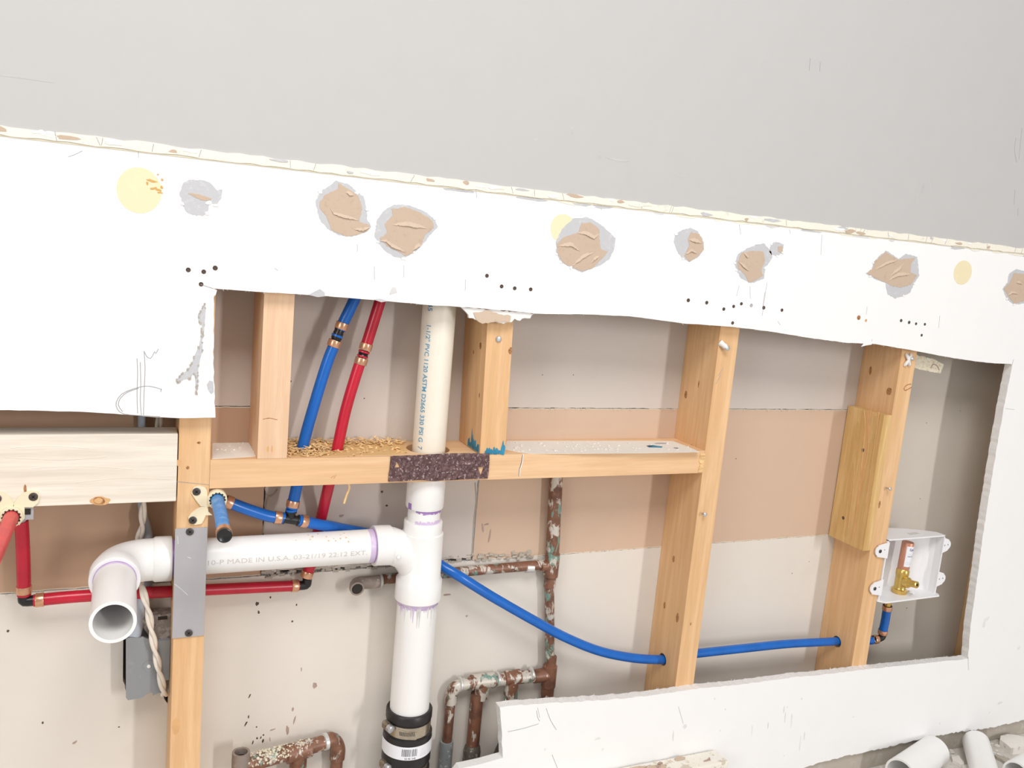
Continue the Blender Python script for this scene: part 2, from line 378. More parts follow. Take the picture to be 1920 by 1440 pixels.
# cream paint line between the two
rnd = random.Random(11); xs = [-900+i*14 for i in range(245)]
lo = [(x, 430.5+rnd.uniform(-.9, .9)) for x in xs]; hi = [(x, 440.5+rnd.uniform(-1.3, 1.3)) for x in reversed(xs)]
b = MB(); b.prism([lo+hi], 'y', FY-2.2, FY+1); strip = tag(b.build('trim_1', 'cream_strip'), 'chipped cream line of old paint below the grey wall', 'trim', kind='structure')
b = MB(); b.box((-900, FY-1.2, 429.2), (2500, FY+1, 430.0)); b.build('paint_edge', 'glue', strip)
for k in range(46):       # chips in the line
    x = rnd.uniform(-260, 1700); w = rnd.uniform(3, 14); z = rnd.uniform(433, 439)
    b = MB(); b.prism([blob(x, z, w, rnd.uniform(1.2, 3.0), 9, .3, 300+k)], 'y', FY-2.5-k*.012, FY-2.0)
    b.build('paint_chip', rnd.choice(['greypaper', 'white', 'white', 'cream_strip', 'brownpaper']), strip)
for k in range(26):
    x = rnd.uniform(-260, 1500); b = MB(); b.tube([(x, FY-2.3, 431), (x+rnd.uniform(-5, 5), FY-2.4, 440)], .3, 5); b.build('paint_crack', 'graphite', strip)
for k in range(22):      # flaked paint just under the line
    x = rnd.uniform(250, 1500); w = rnd.uniform(6, 22)
    b = MB(); b.prism([blob(x, 427.5, w, rnd.uniform(1, 2.6), 11, .35, 400+k)], 'y', FY-.3-k*.02, FY+.1); b.build('flaked_paint', rnd.choice(['greypaper', 'cream_strip', 'smudge']), wall)

# far board: upper grey sheet (with a tab), brown sheets, cream lower sheet
XA, XB = at(497, 960, BY).x, at(891, 960, BY).x
S1, S2 = 108.2, -142.0; RX_ = 1222.0
def sheet(outer, mat, name='board', holes=(), y0=BY, y1=BY+13):
    b = MB(); b.prism([outer]+list(holes), 'y', y0, y1); return b
b = MB(); b.box((-900, BY+13.5, FLOOR), (2500, BY+30, 900)); wback = tag(b.build('wall_back', 'backdark'), 'back boards seen between the studs inside the wall', 'wall', kind='structure')
up_out = [(-900, 760), (RX_, 760), (RX_, S1+.7)] + rough_line([(RX_, S1+.7), (XB+1, S1+.7)], 9, .45, 21) + rough_line([(XB+1, S1), (XB, S2+10)], 6, 1.0, 22) + rough_line([(XB, S2+6), (XA, S2+4)], 8, 2.2, 23) + rough_line([(XA, S2+4), (XA-1, S1+1)], 6, 1.1, 24) + rough_line([(XA-1, S1+.7), (-900, S1+.7)], 9, .45, 25)
sheet(up_out, 'backgrey').build('board', 'backgrey', wback, edge_mat='gypsum')
hole = rough_line(px([(231, 1195), (236, 1150), (262, 1158), (330, 1140), (345, 1145), (345, 1330), (312, 1318), (308, 1300), (238, 1300), (227, 1272)], BY), 6, 2, 30)
hole = hole[:-1]
sheet(rough_line([(XA-2.5, S2+1), (XA-2.5, S1-.9), (-900, S1-.9), (-900, S2+3.5)], 8, .4, 26) + rough_line([(-900, S2+3.5), (XA-2.5, S2+1)], 9, .6, 27)[1:-1], 'backbrown', y0=BY).build('board', 'backleft', wback, edge_mat='gypsum')
sheet(rough_line([(RX_, S2+.3), (RX_, S1-.9), (XB+2.5, S1-.9), (XB+2.5, S2+.3), (RX_, S2+.3)], 9, .4, 28)[:-1], 'backbrown').build('board', 'backbrown', wback, edge_mat='gypsum')
low = rough_line([(-900, S2+2), (XA, S2-.6), (XB, S2-.8), (RX_, S2-.5)], 7, .6, 29) + [(RX_, FLOOR+2), (-900, FLOOR+2)]
sheet([(RX_+.6, FLOOR+2), (2500, FLOOR+2), (2500, 760), (RX_+.6, 760)], 'backend').build('board', 'backend', wback, edge_mat='gypsum')
for xa_, xb_, zz_ in ((XB+4, RX_, S1-1.1), (-880, XA-4, S1-1.1), (XB+4, RX_, S2+.1), (-880, XA-4, S2+2)):
    b = MB(); b.tube([(x, BY+.2, z) for x, z in rough_line([(xa_, zz_), (xb_, zz_)], 7, .5, int(xb_))], .75, 6); b.build('torn_joint', 'fibre', wback)
sheet(low, 'backcream', holes=[hole]).build('board', 'backcream', wback, edge_mat='gypsum')
# fuzzy paper fibres on the joints and cut edges
def fringe(name, line, Y, n, mat, seed, lo=2, hi=7, up=1, spread=1.0, yd=2, r=.35):
    rnd = random.Random(seed); b = MB(); seg = list(zip(line, line[1:])); Ls = [math.dist(p, q) for p, q in seg]
    for k in range(n):
        (a, c), (d, e) = rnd.choices(seg, Ls)[0]; t = rnd.random(); x = a+(d-a)*t; z = c+(e-c)*t; L = rnd.uniform(lo, hi)
        dx = rnd.uniform(-spread, spread)*L; y = Y() if callable(Y) else Y
        p0 = Vector((x, y, z-up*1)); p1 = p0+Vector((dx*.5, -rnd.uniform(0, yd), up*L*.6)); p2 = p0+Vector((dx, -rnd.uniform(0, yd), up*L))
        b.tube([p0, p1, p2], [r, r*.8, r*.3], 4)
    return b
rf = random.Random(5)
for line, Y, n, sd, upd in (([(XB+5, S1), (RX_, S1)], BY-.3, 120, 1, -1), ([(-880, S1), (XA-4, S1)], BY-.3, 40, 2, -1), ([(-880, S2), (RX_, S2)], BY-.3, 200, 3, 1)):
    tag(fringe('paper_fringe', line, Y, n, 'fibre', sd, 1.5, 6, upd, .9).build('paper_fringe', 'fibre', wback), kind='stuff')
tag(fringe('paper_fringe', low_top[3:], lambda: rf.uniform(FY+2, 0), 420, 'gypsum', 4, 1.5, 5, 1, .8, 2, .5).build('paper_fringe', 'gypsum', wall), kind='stuff')
tag(fringe('paper_fringe', top_edge, lambda: rf.uniform(FY+3, 0), 120, 'gypsum', 14, 1, 4, -1, .8, 2, .5).build('paper_fringe', 'gypsum', wall), kind='stuff')
tag(fringe('paper_fringe', right_edge, lambda: rf.uniform(-4, 0), 130, 'gypsum', 15, 1, 3, 1, 1.2, 1, .5).build('paper_fringe', 'gypsum', wall), kind='stuff')
# specks, drips and smears on the far board
for k, (u, v, w, h, tl, m) in enumerate([(482, 1132, 3, 4, 0, 'dirt'), (485, 1148, 2, 3, .2, 'dirt'), (507, 1120, 1.6, 2, 0, 'dirt'), (548, 1165, 1.8, 2, 0, 'dirt'), (556, 1134, 1.4, 2, 0, 'dirt'), (468, 1305, 1.3, 4, -.4, 'dirt'), (461, 1357, 1.6, 5, -.5, 'dirt'), (466, 1344, 1.2, 3.4, 0, 'dirt'), (481, 1363, 1.3, 1.6, 0, 'dirt'), (474, 1392, 1.2, 4, -.3, 'dirt'), (482, 1384, 1.7, 2.2, 0, 'dirt'), (489, 1383, 1.3, 2.4, -.5, 'dirt'), (494, 1378, 1.4, 2, -.3, 'dirt'), (493, 1389, 1.8, 4, -.3, 'dirt'), (506, 1386, 1, 4, .1, 'stain'), (539, 1369, 3, 9, .05, 'stain'), (552, 1350, 1.4, 9, -.2, 'stain'), (511, 1368, 5, 1.4, .2, 'stain'), (716, 922, 2, 2.4, 0, 'dirt'), (725, 948, 2.2, 2, 0, 'dirt'), (640, 967, 5, 2.2, .2, 'stain'), (590, 1285, 4, 6, .2, 'stain'), (565, 1255, 1, 4, 0, 'stain'), (549, 1330, 2, 4, -.2, 'stain'), (545, 715, 1.6, 1.6, 0, 'dirt'), (683, 747, 1.2, 1, 0, 'dirt'), (838, 1115, 8, 2, 0, 'stain'), (875, 1155, 2.4, 2, 0, 'stain'), (905, 990, 2, 10, .25, 'stain'), (918, 1005, 2, 14, -.1, 'stain'), (912, 983, 5, 2, .2, 'stain'), (1017, 703, 1, .8, 0, 'dirt'), (1075, 703, 1, .8, 0, 'dirt'), (1380, 860, 1, 1, 0, 'dirt'), (80, 1355, 1.6, 2, 0, 'dirt'), (223, 1363, 1.6, 1, 0, 'dirt'), (140, 1392, 4, 2, .6, 'stain'), (15, 1183, 2, 2, 0, 'dirt'), (1725, 935, 1, 1, 0, 'dirt'), (1700, 1140, 1, 1.5, 0, 'dirt'), (1737, 793, 1, 1, 0, 'dirt'), (1800, 770, 1, 1, 0, 'dirt'), (1517, 1053, 1.6, .7, .3, 'stain'), (1485, 1075, 1.2, 1.5, 0, 'stain'), (1726, 1040, 1, 1, 0, 'dirt')]):
    p = at(u, v, BY); b = MB(); b.prism([blob(p.x, p.z, w*.8, h*.8, 12, .18, 700+k, tl)], 'y', BY-.2-k*.008, BY+.2); b.build('speck' if m == 'dirt' else 'smear', m, wback)
# ragged gap behind the branch drain
rnd = random.Random(2); b = MB()
for k in range(150):
    t = rnd.random(); x = XA+(XB-XA+120)*t; z = S2+rnd.uniform(-2, 10); tk = 3.5 if x < 190 or x > 430 else 0
    b.box((x-rnd.uniform(1, 6), BY-.25-rnd.random()*tk, z-rnd.uniform(.6, 2.4)), (x+rnd.uniform(1, 6), BY+1, z+rnd.uniform(.6, 2.4)), 0, .8 if tk else .15)
tag(b.build('crumbled_plaster', 'sill', wback), kind='stuff')
for u0, v0, pts in ((0, 0, [(497, 914), (502, 930), (513, 927), (520, 917)]), (0, 0, [(502, 930), (498, 950), (495, 985), (492, 1000)]), (0, 0, [(891, 905), (893, 940), (889, 975), (885, 1040)])):
    b = MB(); b.tube(spline([at(u, v, BY-.2) for u, v in pts], 5), 1.1, 6); b.build('torn_joint', 'sill', wback)
# sill below the sheet
b = MB(); b.box((380, -8, FLOOR), (2500, 80, -548), 1.5); tag(b.build('baseboard_front', 'sill'), 'grimy grey sill strip showing under the wall sheet', 'baseboard', kind='structure')

# ------------------------------------------------------------------ damage and marks on the front sheet
def torn(org, sc, grey, brown, flaps, seed, label=None):
    """torn paint and paper: outlines in pixels of an enlarged view with origin org and scale sc"""
    cv = lambda lst: px([(org[0]+x/sc, org[1]+y/sc) for x, y in lst], FY)
    close = lambda q: rough_line(q+[q[0]], 2.2, .75, seed)[:-1]
    b = MB(); b.prism([close(cv(grey))], 'y', FY-.35, FY+.2); o = b.build('torn_patch', 'greypaper', wall)
    if label: o['label'] = label
    b = MB(); b.prism([close(cv(brown))], 'y', FY-.75, FY-.3); b.build('brown_paper', 'brownpaper', o)
    rnd = random.Random(seed)
    for f, fl in enumerate(flaps):          # lifted layers of paper
        ln = rough_line(cv(fl), 2.0, .5, seed+f); n = len(ln)-1; H = rnd.uniform(3.5, 6)
        bow = lambda i: math.sin(math.pi*(i+.3)/(n+.6))
        lo = [Vector((x, FY-1.0-1.5*bow(i), z)) for i, (x, z) in enumerate(ln)]; hi = [Vector((x, FY-.8-f*.03, z+H*bow(i))) for i, (x, z) in enumerate(ln)]
        b = MB(); q = [[b.bm.verts.new(W(p+Y_*d)) for p in l] for l, d in ((lo, 0), (hi, 0), (hi, .4), (lo, .4))]
        for r0, r1 in ((0, 1), (1, 2), (2, 3), (3, 0)):
            for i in range(n): b.face((q[r0][i], q[r0][i+1], q[r1][i+1], q[r1][i]))
        b.face([q[k][0] for k in range(4)]); b.face([q[k][n] for k in range(4)]); b.build('paper_flap', 'palebrown', o)
    for f in range(4):      # curled rims of white paint
        i = rnd.randrange(len(grey)); g = cv([grey[i]])[0]
        b = MB(); b.prism([blob(g[0], g[1], rnd.uniform(1.5, 3.6), rnd.uniform(1.2, 2.6), 9, .3, seed*7+f)], 'y', FY-.9-f*.06, FY-.2); b.build('peeled_paint', 'white', o)
    return o
def gluespot(u, v, w, h, label):
    c = at(u, v, FY); sx = (at(u+w/2, v, FY).x-at(u-w/2, v, FY).x)/2; sz = (at(u, v-h/2, FY).z-at(u, v+h/2, FY).z)/2
    b = MB(); b.prism([[(c.x+sx*math.cos(a*math.pi/24), c.z+sz*math.sin(a*math.pi/24)) for a in range(48)]], 'y', FY-.3, FY+.2); o = b.build('glue_spot', 'glue', wall); o['label'] = label; return o, c
g1, gc = gluespot(261, 357, 85, 86, 'large round yellow glue spot')
for k, (u, v, w, h) in enumerate([(280, 338, 4, 2), (287, 340, 5, 2), (276, 344, 2, 2.6), (290, 353, 4, 1.8), (297, 356, 5, 2), (300, 361, 4, 1.6), (304, 337, 2, 2), (303, 351, 2, 3), (285, 354, 3, 1.4), (296, 327, 1.3, 1.3)]):
    p = at(u, v, FY); b = MB(); b.prism([blob(p.x, p.z, w*.7, h*.7, 9, .3, 40+k)], 'y', FY-.6-k*.02, FY-.2); b.build('glue_crust', 'glue_dark', g1)
VA, VB, VC = ((0, 200), 3), ((560, 280), 3), ((1180, 360), 2.5946)
torn(*VA, [(1010, 480), (1035, 425), (1075, 410), (1150, 415), (1185, 430), (1225, 470), (1250, 465), (1245, 515), (1215, 555), (1175, 540), (1165, 600), (1140, 615), (1085, 610), (1045, 590), (1025, 545)], [(1058, 487), (1100, 490), (1150, 502), (1190, 518), (1170, 530), (1130, 525), (1090, 505)], [], 101, 'small torn grey patch next to the large glue spot')
torn(*VB, [(95, 295), (120, 240), (175, 205), (210, 175), (285, 200), (330, 245), (365, 265), (385, 340), (385, 395), (408, 435), (370, 470), (290, 490), (220, 480), (160, 445), (125, 405), (105, 345)], [(118, 300), (150, 255), (220, 225), (225, 190), (290, 230), (335, 265), (355, 330), (340, 405), (400, 425), (390, 455), (320, 485), (260, 487), (180, 450), (165, 400), (150, 370), (120, 330)], [[(175, 330), (195, 365), (250, 385), (340, 400)], [(265, 245), (290, 260), (310, 262)], [(310, 450), (360, 460), (400, 440)]], 102)
torn(*VB, [(425, 490), (440, 400), (480, 345), (540, 310), (620, 315), (700, 345), (765, 390), (782, 435), (740, 480), (700, 530), (650, 580), (590, 615), (530, 600), (480, 565), (445, 520)], [(455, 500), (500, 470), (485, 420), (530, 370), (520, 335), (600, 325), (680, 355), (750, 400), (760, 440), (710, 480), (690, 530), (640, 580), (600, 600), (560, 575), (500, 545)], [[(525, 425), (600, 430), (650, 440), (725, 445)], [(455, 515), (490, 520), (520, 550), (600, 580)], [(640, 570), (690, 540)]], 103)
gluespot(1055, 428, 46, 54, 'pale yellow glue spot half hidden by a torn patch')
torn(*VB, [(1445, 520), (1480, 450), (1540, 390), (1620, 380), (1680, 410), (1750, 465), (1782, 500), (1775, 560), (1745, 620), (1700, 650), (1640, 675), (1590, 690), (1530, 665), (1475, 635), (1450, 590)], [(1450, 530), (1500, 490), (1570, 470), (1590, 415), (1640, 410), (1690, 450), (1690, 500), (1700, 560), (1740, 575), (1700, 620), (1650, 670), (1590, 685), (1530, 660), (1480, 630), (1455, 580)], [[(1565, 470), (1610, 480), (1660, 505), (1690, 470)], [(1460, 545), (1530, 545), (1580, 575)], [(1535, 660), (1600, 610), (1660, 580)], [(1640, 640), (1690, 600)]], 104)
torn(*VC, [(215, 240), (225, 205), (255, 185), (295, 175), (330, 190), (360, 235), (362, 280), (335, 315), (295, 340), (260, 325), (230, 285)], [(285, 225), (300, 195), (340, 205), (355, 240), (360, 280), (330, 315), (290, 338), (265, 310), (290, 265)], [[(288, 235), (320, 245), (350, 250)], [(270, 305), (300, 290), (330, 300)]], 105)
torn(*VC, [(512, 345), (530, 300), (570, 275), (620, 255), (655, 250), (690, 290), (695, 320), (660, 370), (655, 420), (620, 435), (590, 443), (545, 420), (520, 380)], [(525, 345), (545, 295), (600, 285), (650, 290), (660, 330), (640, 380), (650, 405), (610, 430), (580, 440), (560, 400), (530, 375)], [[(530, 340), (550, 365), (580, 385)], [(555, 300), (570, 320), (580, 318)]], 106)
torn(*VC, [(680, 290), (690, 250), (720, 240), (750, 255), (745, 295), (720, 312), (690, 305)], [(722, 265), (745, 265), (742, 292), (725, 290)], [], 107)
torn(*VC, [(1150, 395), (1180, 375), (1185, 345), (1215, 310), (1250, 285), (1310, 325), (1345, 300), (1400, 315), (1405, 360), (1410, 405), (1385, 445), (1365, 490), (1335, 505), (1290, 518), (1255, 495), (1245, 440), (1210, 430), (1170, 410)], [(1155, 395), (1185, 370), (1190, 340), (1245, 292), (1305, 328), (1390, 320), (1370, 350), (1365, 390), (1398, 405), (1370, 450), (1320, 465), (1270, 455), (1245, 438), (1210, 426)], [[(1190, 380), (1250, 350), (1310, 330)], [(1265, 410), (1310, 380), (1330, 350)], [(1255, 432), (1300, 410), (1370, 400)]], 108)
gluespot(1805, 511, 34, 46, 'small yellow glue spot near the right end of the wall')
torn(*VC, [(1815, 470), (1840, 440), (1845, 400), (1880, 375), (1925, 385), (1960, 460), (1935, 540), (1870, 548), (1835, 520)], [(1820, 470), (1850, 440), (1870, 395), (1920, 400), (1950, 460), (1920, 530), (1870, 543), (1845, 510)], [[(1835, 505), (1860, 492), (1890, 498)], [(1880, 440), (1910, 450)]], 109)
for k, (u, v, r, m) in enumerate([(353, 506, 2.3, 'dirt'), (382, 509.5, 2.2, 'dirt'), (403.5, 502.5, 2.4, 'dirt'), (377, 533, 2.2, 'dirt'), (913, 517, 2.2, 'dirt'), (940.5, 537, 2.2, 'dirt'), (965, 540.5, 2.2, 'dirt'), (995, 542.5, 2.2, 'dirt'), (1290.5, 563, 2.4, 'dirt'), (1325, 567.5, 2.3, 'dirt'), (1357, 579.5, 2.2, 'dirt'), (1375.5, 574.5, 2.1, 'dirt'), (1390, 569.5, 2.1, 'dirt'), (1408.5, 572.5, 2.3, 'screw_zinc'), (1432, 577, 2.4, 'dirt'), (1466, 581.5, 2.2, 'dirt'), (1373.5, 605.5, 2.2, 'dirt'), (1610, 595.5, 3.2, 'knot'), (1623.5, 601, 2, 'knot_light'), (1689.5, 601, 2.3, 'dirt'), (1704.5, 604.5, 2.3, 'dirt'), (1717.5, 607, 2, 'dirt'), (1734, 608, 2, 'dirt'), (1728, 628.5, 2, 'dirt')]):
    p = at(u, v, FY); b = MB(); b.lathe(p, -Y_, [(0, r*1.25), (.5, r*1.2), (.7, r*.95), (.15, r*.8), (.1, .02)], 14); o = b.build('screw_hole', m, wall)
pm = lambda pts, w=.45, mat='graphite', Y=FY: stroke(wall if Y == FY else up, pts, w, mat, 'pencil_mark', Y)
for pts in ([(257, 672), (258, 700), (257, 740), (258, 775)], [(263, 679), (264, 720), (263, 750), (265, 778)], [(270, 658), (272, 690), (270, 740), (269, 778)], [(270, 658), (275, 668), (282, 672), (287, 665), (290, 659), (292, 663), (297, 654)],
            [(302, 730), (290, 726), (272, 724), (250, 729), (228, 739), (218, 754), (220, 767), (232, 776), (262, 779), (300, 781)], [(260, 728), (240, 735), (226, 746), (222, 760), (230, 772)], [(303, 729), (301, 735)]):
    pm(pts, .42)
for pts in ([(128, 294), (140, 290), (154, 283)], [(259, 275), (260, 296)], [(515, 503), (521, 507)], [(670, 458), (670, 472)], [(873, 524), (872, 545)], [(757, 498), (757, 520)], [(702, 500), (702, 525)], [(892, 355), (894, 371)], [(1128, 384), (1127, 394)], [(1386, 421), (1389, 440)], [(1541, 440), (1539, 478)], [(1438, 530), (1432, 570), (1429, 592)], [(1434, 548), (1430, 575)], [(1386, 535), (1381, 555)], [(1406, 536), (1407, 560)], [(1626, 575), (1624, 590)], [(1762, 592), (1760, 615)], [(1458, 602), (1463, 609)], [(1885, 766), (1902, 768)], [(1480, 430), (1482, 438)], [(1272, 1325), (1281, 1357)], [(1008, 1327), (1012, 1346)]):
    pm(pts, .3)
for pts in ([(1024, 1328), (1032, 1350), (1043, 1368)], [(1006, 1332), (1008, 1345), (1012, 1352)], [(952, 1372), (980, 1366), (1010, 1357)], [(1035, 1415), (1045, 1440)], [(376, 533), (390, 538), (402, 541.5)], [(1815, 1232), (1816, 1256)], [(1898, 683), (1900, 674)], [(1634, 646), (1635, 636)]):
    pm(pts, .4)
for pts in ([(1519, 109), (1517, 133)], [(1538, 116), (1537, 134)], [(1905, 258), (1902, 280), (1906, 305)], [(1916, 240), (1910, 300)], [(1903, 356), (1901, 385)], [(1909, 390), (1908, 405)]):
    pm(pts, .35, 'graphite', FY-.6)
for k, (u, v, w, h) in enumerate([(1732, 350, 4, 14), (1745, 345, 3, 9), (1005, 262, 3, 2), (1125, 294, 4, 2), (1073, 243, 3, 5), (860, 297, 2, 1.5), (1280, 330, 12, 1.2), (1718, 370, 3, 6), (1160, 300, 20, 1.4), (40, 146, 30, .8)]):
    p = at(u, v, FY-.6); b = MB(); b.prism([blob(p.x, p.z, w, h, 14, .2, 900+k)], 'y', FY-.7-k*.01, FY-.5); b.build('scuff', 'scuff', up)
for k, (u, v, w, h) in enumerate([(1470, 1330, 1, 9), (1484, 1350, 2, 14), (1472, 1345, 1, 12), (1500, 1395, 1.5, 16), (1508, 1380, 1, 10), (1410, 1370, 1.5, 10), (1440, 1360, 1.2, 6), (1600, 1344, 2, 1.5), (1762, 1356, 1.4, 2.4), (1855, 1336, 2, 1.5), (1470, 1417, 1.4, 1.5), (1503, 1310, 1.3, 2), (1476, 1326, 1.4, 2), (1850, 1160, 8, 5), (1845, 1170, 5, 8), (1875, 1318, 7, 3), (1910, 1215, 4, 4), (1360, 1330, 1, 1.5), (1340, 1310, 1, 2), (1130, 1405, 2, 2.5), (1262, 1380, 1.2, 9), (1284, 1362, 4, 5), (1120, 1385, 6, 2), (1350, 1370, 1.4, 1.4), (1022, 1405, 1.8, 2.5)]):
    p = at(u, v, FY); b = MB(); b.prism([blob(p.x, p.z, w, h, 12, .25, 950+k, .1)], 'y', FY-.15-k*.008, FY+.1); b.build('scuff', 'scuff_pale' if w > 1.3 else 'smudge', wall)
# split gash in the left piece, chips along the edges, torn rag of paper over the cut stud
gash = px([(384, 569), (385, 580), (384, 600), (382, 620), (379, 640), (380, 655), (375, 672), (371, 690), (371, 715), (369, 738), (367, 735), (367, 705), (362, 700), (357, 710), (345, 711), (333, 718), (330, 713), (340, 702), (352, 693), (360, 680), (365, 665), (374, 648), (377, 630), (378, 610), (373, 602), (372, 590), (377, 582), (381, 572)], FY)
b = MB(); b.prism([[(x+random.uniform(-.6, .6), z+random.uniform(-.6, .6)) for x, z in gash]], 'y', FY-.6, FY+.2); g = b.build('gash', 'greypaper', wall); g['label'] = 'jagged split in the board, grey gypsum showing'
b = MB()
rnd = random.Random(77)
for k in range(70):
    i = rnd.randrange(len(gash)); p = gash[i]; q = gash[(i+1) % len(gash)]; t = rnd.random(); x = p[0]+(q[0]-p[0])*t; z = p[1]+(q[1]-p[1])*t
    b.box((x-rnd.uniform(.3, 1.1), FY-1.3, z-rnd.uniform(.3, 1.6)), (x+rnd.uniform(.3, 1.1), FY, z+rnd.uniform(.3, 1.6)), 0, .4)
tag(b.build('gypsum_crumbs', 'sill', g), kind='stuff')
for k, (lst, m) in enumerate([([(578, 553), (590, 546), (600, 542), (608, 548), (610, 555), (596, 557)], 'greypaper'), ([(388, 722), (393, 714), (400, 716), (401, 735), (396, 738), (390, 732)], 'greypaper'), ([(400, 541), (407, 545), (405, 553), (401, 556)], 'gypsum'), ([(700, 562), (712, 560), (728, 564), (715, 567)], 'greypaper'), ([(735, 540), (742, 538), (745, 548), (730, 552)], 'smudge')]):
    b = MB(); b.prism([[(x+random.uniform(-.5, .5), z+random.uniform(-.5, .5)) for x, z in px(lst, FY)]], 'y', FY-.5, FY+.2); b.build('chipped_edge', m, wall)
rag = rough_line(px([(862, 573), (880, 577), (920, 580), (960, 584), (1002, 588), (994, 597), (984, 596), (975, 601), (965, 597), (960, 604), (940, 606), (922, 602), (905, 605), (893, 600), (880, 596), (874, 585)], FY+3), 4, 1.2, 44)
b = MB(); b.prism([rag], 'y', FY+3, FY+8); o = b.build('torn_edge', 'gypsum', wall); o['label'] = 'ragged torn gypsum edge'
rag2 = rough_line(px([(888, 586), (915, 582), (940, 590), (958, 592), (955, 604), (925, 604), (905, 607), (893, 600)], FY+2), 4, 1, 45)
b = MB(); b.prism([rag2], 'y', FY+1.5, FY+3.2); b.build('torn_paper', 'palebrown', wall)
for k, lst in enumerate([[(1615, 650), (1622, 642), (1636, 640), (1634, 646), (1622, 648)]]):
    b = MB(); b.prism([px(lst, FY-1)], 'y', FY-1.5, FY); b.build('peeled_paint', 'white', wall)

# ================================================================== timber
def tapered_hole(y, z, r): return circle(y, z, r, 22)
def stud(name, x0, x1, z0, z1, mat, label, holes=(), notch=None, lean=0, y0=0, y1=88.5, parts_at=None):
    root = thing(name, ((x0+x1)/2, 44, z0), label, 'stud', 'framing timbers in the wall')
    ch = 2.2
    if notch:
        out = [(y0, z0), (y1, z0), (y1, z1), (y0, z1), (y0, notch[0]), (notch[2], notch[0]-4), (notch[2], notch[1]+4), (y0, notch[1])]
    else: out = [(y0, z0), (y1, z0), (y1, z1), (y0, z1)]
    b = MB(); b.prism([out]+[tapered_hole(*h) for h in holes], 'x', x0, x1, (lambda p: Vector((p.x+lean*(p.z-z0), p.y, p.z))) if lean else None)
    es = [e for e in b.bm.edges if len(e.link_faces) == 2 and e.calc_face_angle(0) > 1.2 and abs((e.verts[0].co-e.verts[1].co).normalized().z) > .95]
    bmesh.ops.bevel(b.bm, geom=es, offset=.0022, segments=2, affect='EDGES')
    b.build('timber', mat, root)
    return root
BZ = 56.5                 # top of the horizontal block
T_ = at(545, 968, 42)
BLUE_UP = spline([T_+Z_*11+X_*1, at(557, 908, 44), at(568, 838, 45), at(586, 770, 45), at(612, 685, 45), at(627, 646, 45)], 6)
RED_END = at(573, 1097, 73)
RED_UP = spline([RED_END+Z_*12, at(583, 1055, 73), at(592, 1015, 73), at(599, 985, 73), at(606, 955, 64), at(613, 925, 48), at(617, 908, 45), at(632, 843, 45), at(648, 770, 45), at(667, 705, 45), at(678, 672, 45)], 6)
RED_RUN = spline([at(63, 1126, 56), at(150, 1118, 56), at(300, 1110, 57), at(450, 1103, 66), at(560, 1098, 73)], 10)
def crossing(path, k, val):
    for a, c in zip(path, path[1:]):
        if (a[k]-val)*(c[k]-val) <= 0 and a[k] != c[k]: return a+(c-a)*((val-a[k])/(c[k]-a[k]))
def slot(path):
    """elliptical hole through the block that clears a slanting pipe"""
    t, m = crossing(path, 2, BZ), crossing(path, 2, BZ-38); cx, cy = (t.x+m.x)/2, (t.y+m.y)/2
    rx, ry = abs(t.x-m.x)/2+9.8, abs(t.y-m.y)/2+9.4
    return [(cx+rx*math.cos(2*math.pi*k/28), cy+ry*math.sin(2*math.pi*k/28)) for k in range(28)]
rc = (crossing(RED_RUN, 0, -19)+crossing(RED_RUN, 0, 19))/2
LX, CX, SX, RX, EX = 0, 406.4, 811.5, 1219.2, 1625.6
pex_y3, pex_z3 = 45, atx(1243, 1237, SX-19).z
s_left = stud('wall_stud', -19, 19, FLOOR+.5, 432, 'stud_z', 'leftmost pine stud carrying the grey steel plate', [(rc.y, rc.z, 11.5)], (-50, -120, 70))
for u, v, a, c, m in ((352, 877, 2, 2.2, 'knot'), (373, 830, 2.2, 1.6, 'knot'), (335, 868, 3.5, 4, 'knot_light'), (330, 1362, 5, 12, 'knot_light')): knot(s_left, at(u, v, 0), 'front', a, c, m, u)
b = MB(); b.tube([at(332, 903, -.1), at(392, 909, -.1)], .35, 5); b.build('pencil_mark', 'graphite', s_left)
s_pale = stud('cripple_stud', 77.5, 115.5, BZ+.3, 432, 'stud_pale', 'pale short stud standing on the block beside the blue and red pipes')
b = MB(); b.tube(spline([at(493, 786, -.1), at(505, 784, -.1), at(520, 787, -.1)], 3), .4, 5); b.build('crack', 'knot', s_pale)
knot(s_pale, at(502, 842, 0), 'front', 1.5, 4, 'knot_light', 3); knot(s_pale, at(510, 842, 0), 'front', 1, 5, 'knot_light', 4)
s_cut = stud('cut_stud', 392, 432, BZ+.5, 432, 'stud_z', 'cut-off stud with blue paint on its foot, right of the cream pipe', lean=-.028)
screw(s_cut, at(935, 636, -1.2), -Y_, 4.2, 'screw_zinc', 8)
knot(s_cut, at(957, 658, -.1), 'front', 3, 5, 'knot', 5)
for u, v, a, c in ((901, 648, 4, 5), (899, 740, 2, 5), (888, 660, 1.5, 3)): 
    p = atx(u, v, 392-.028*(at(u, v, 40).z-BZ)); knot(s_cut, p, 'left', a, c, 'knot', u)
rnd = random.Random(14)
for k in range(17):       # dabs of blue paint round the foot
    u = 911+k*2.05; h = rnd.uniform(5, 13)*(1.7 if k > 14 else 1); w = rnd.uniform(1.0, 2.2)
    p0 = at(u, 850.5, -.2); b = MB(); b.prism([blob(p0.x, p0.z+h*.35, w, h*.5, 12, .14, 60+k)], 'y', -.35-k*.012, .1); b.build('blue_paint', 'bluepaint', s_cut)
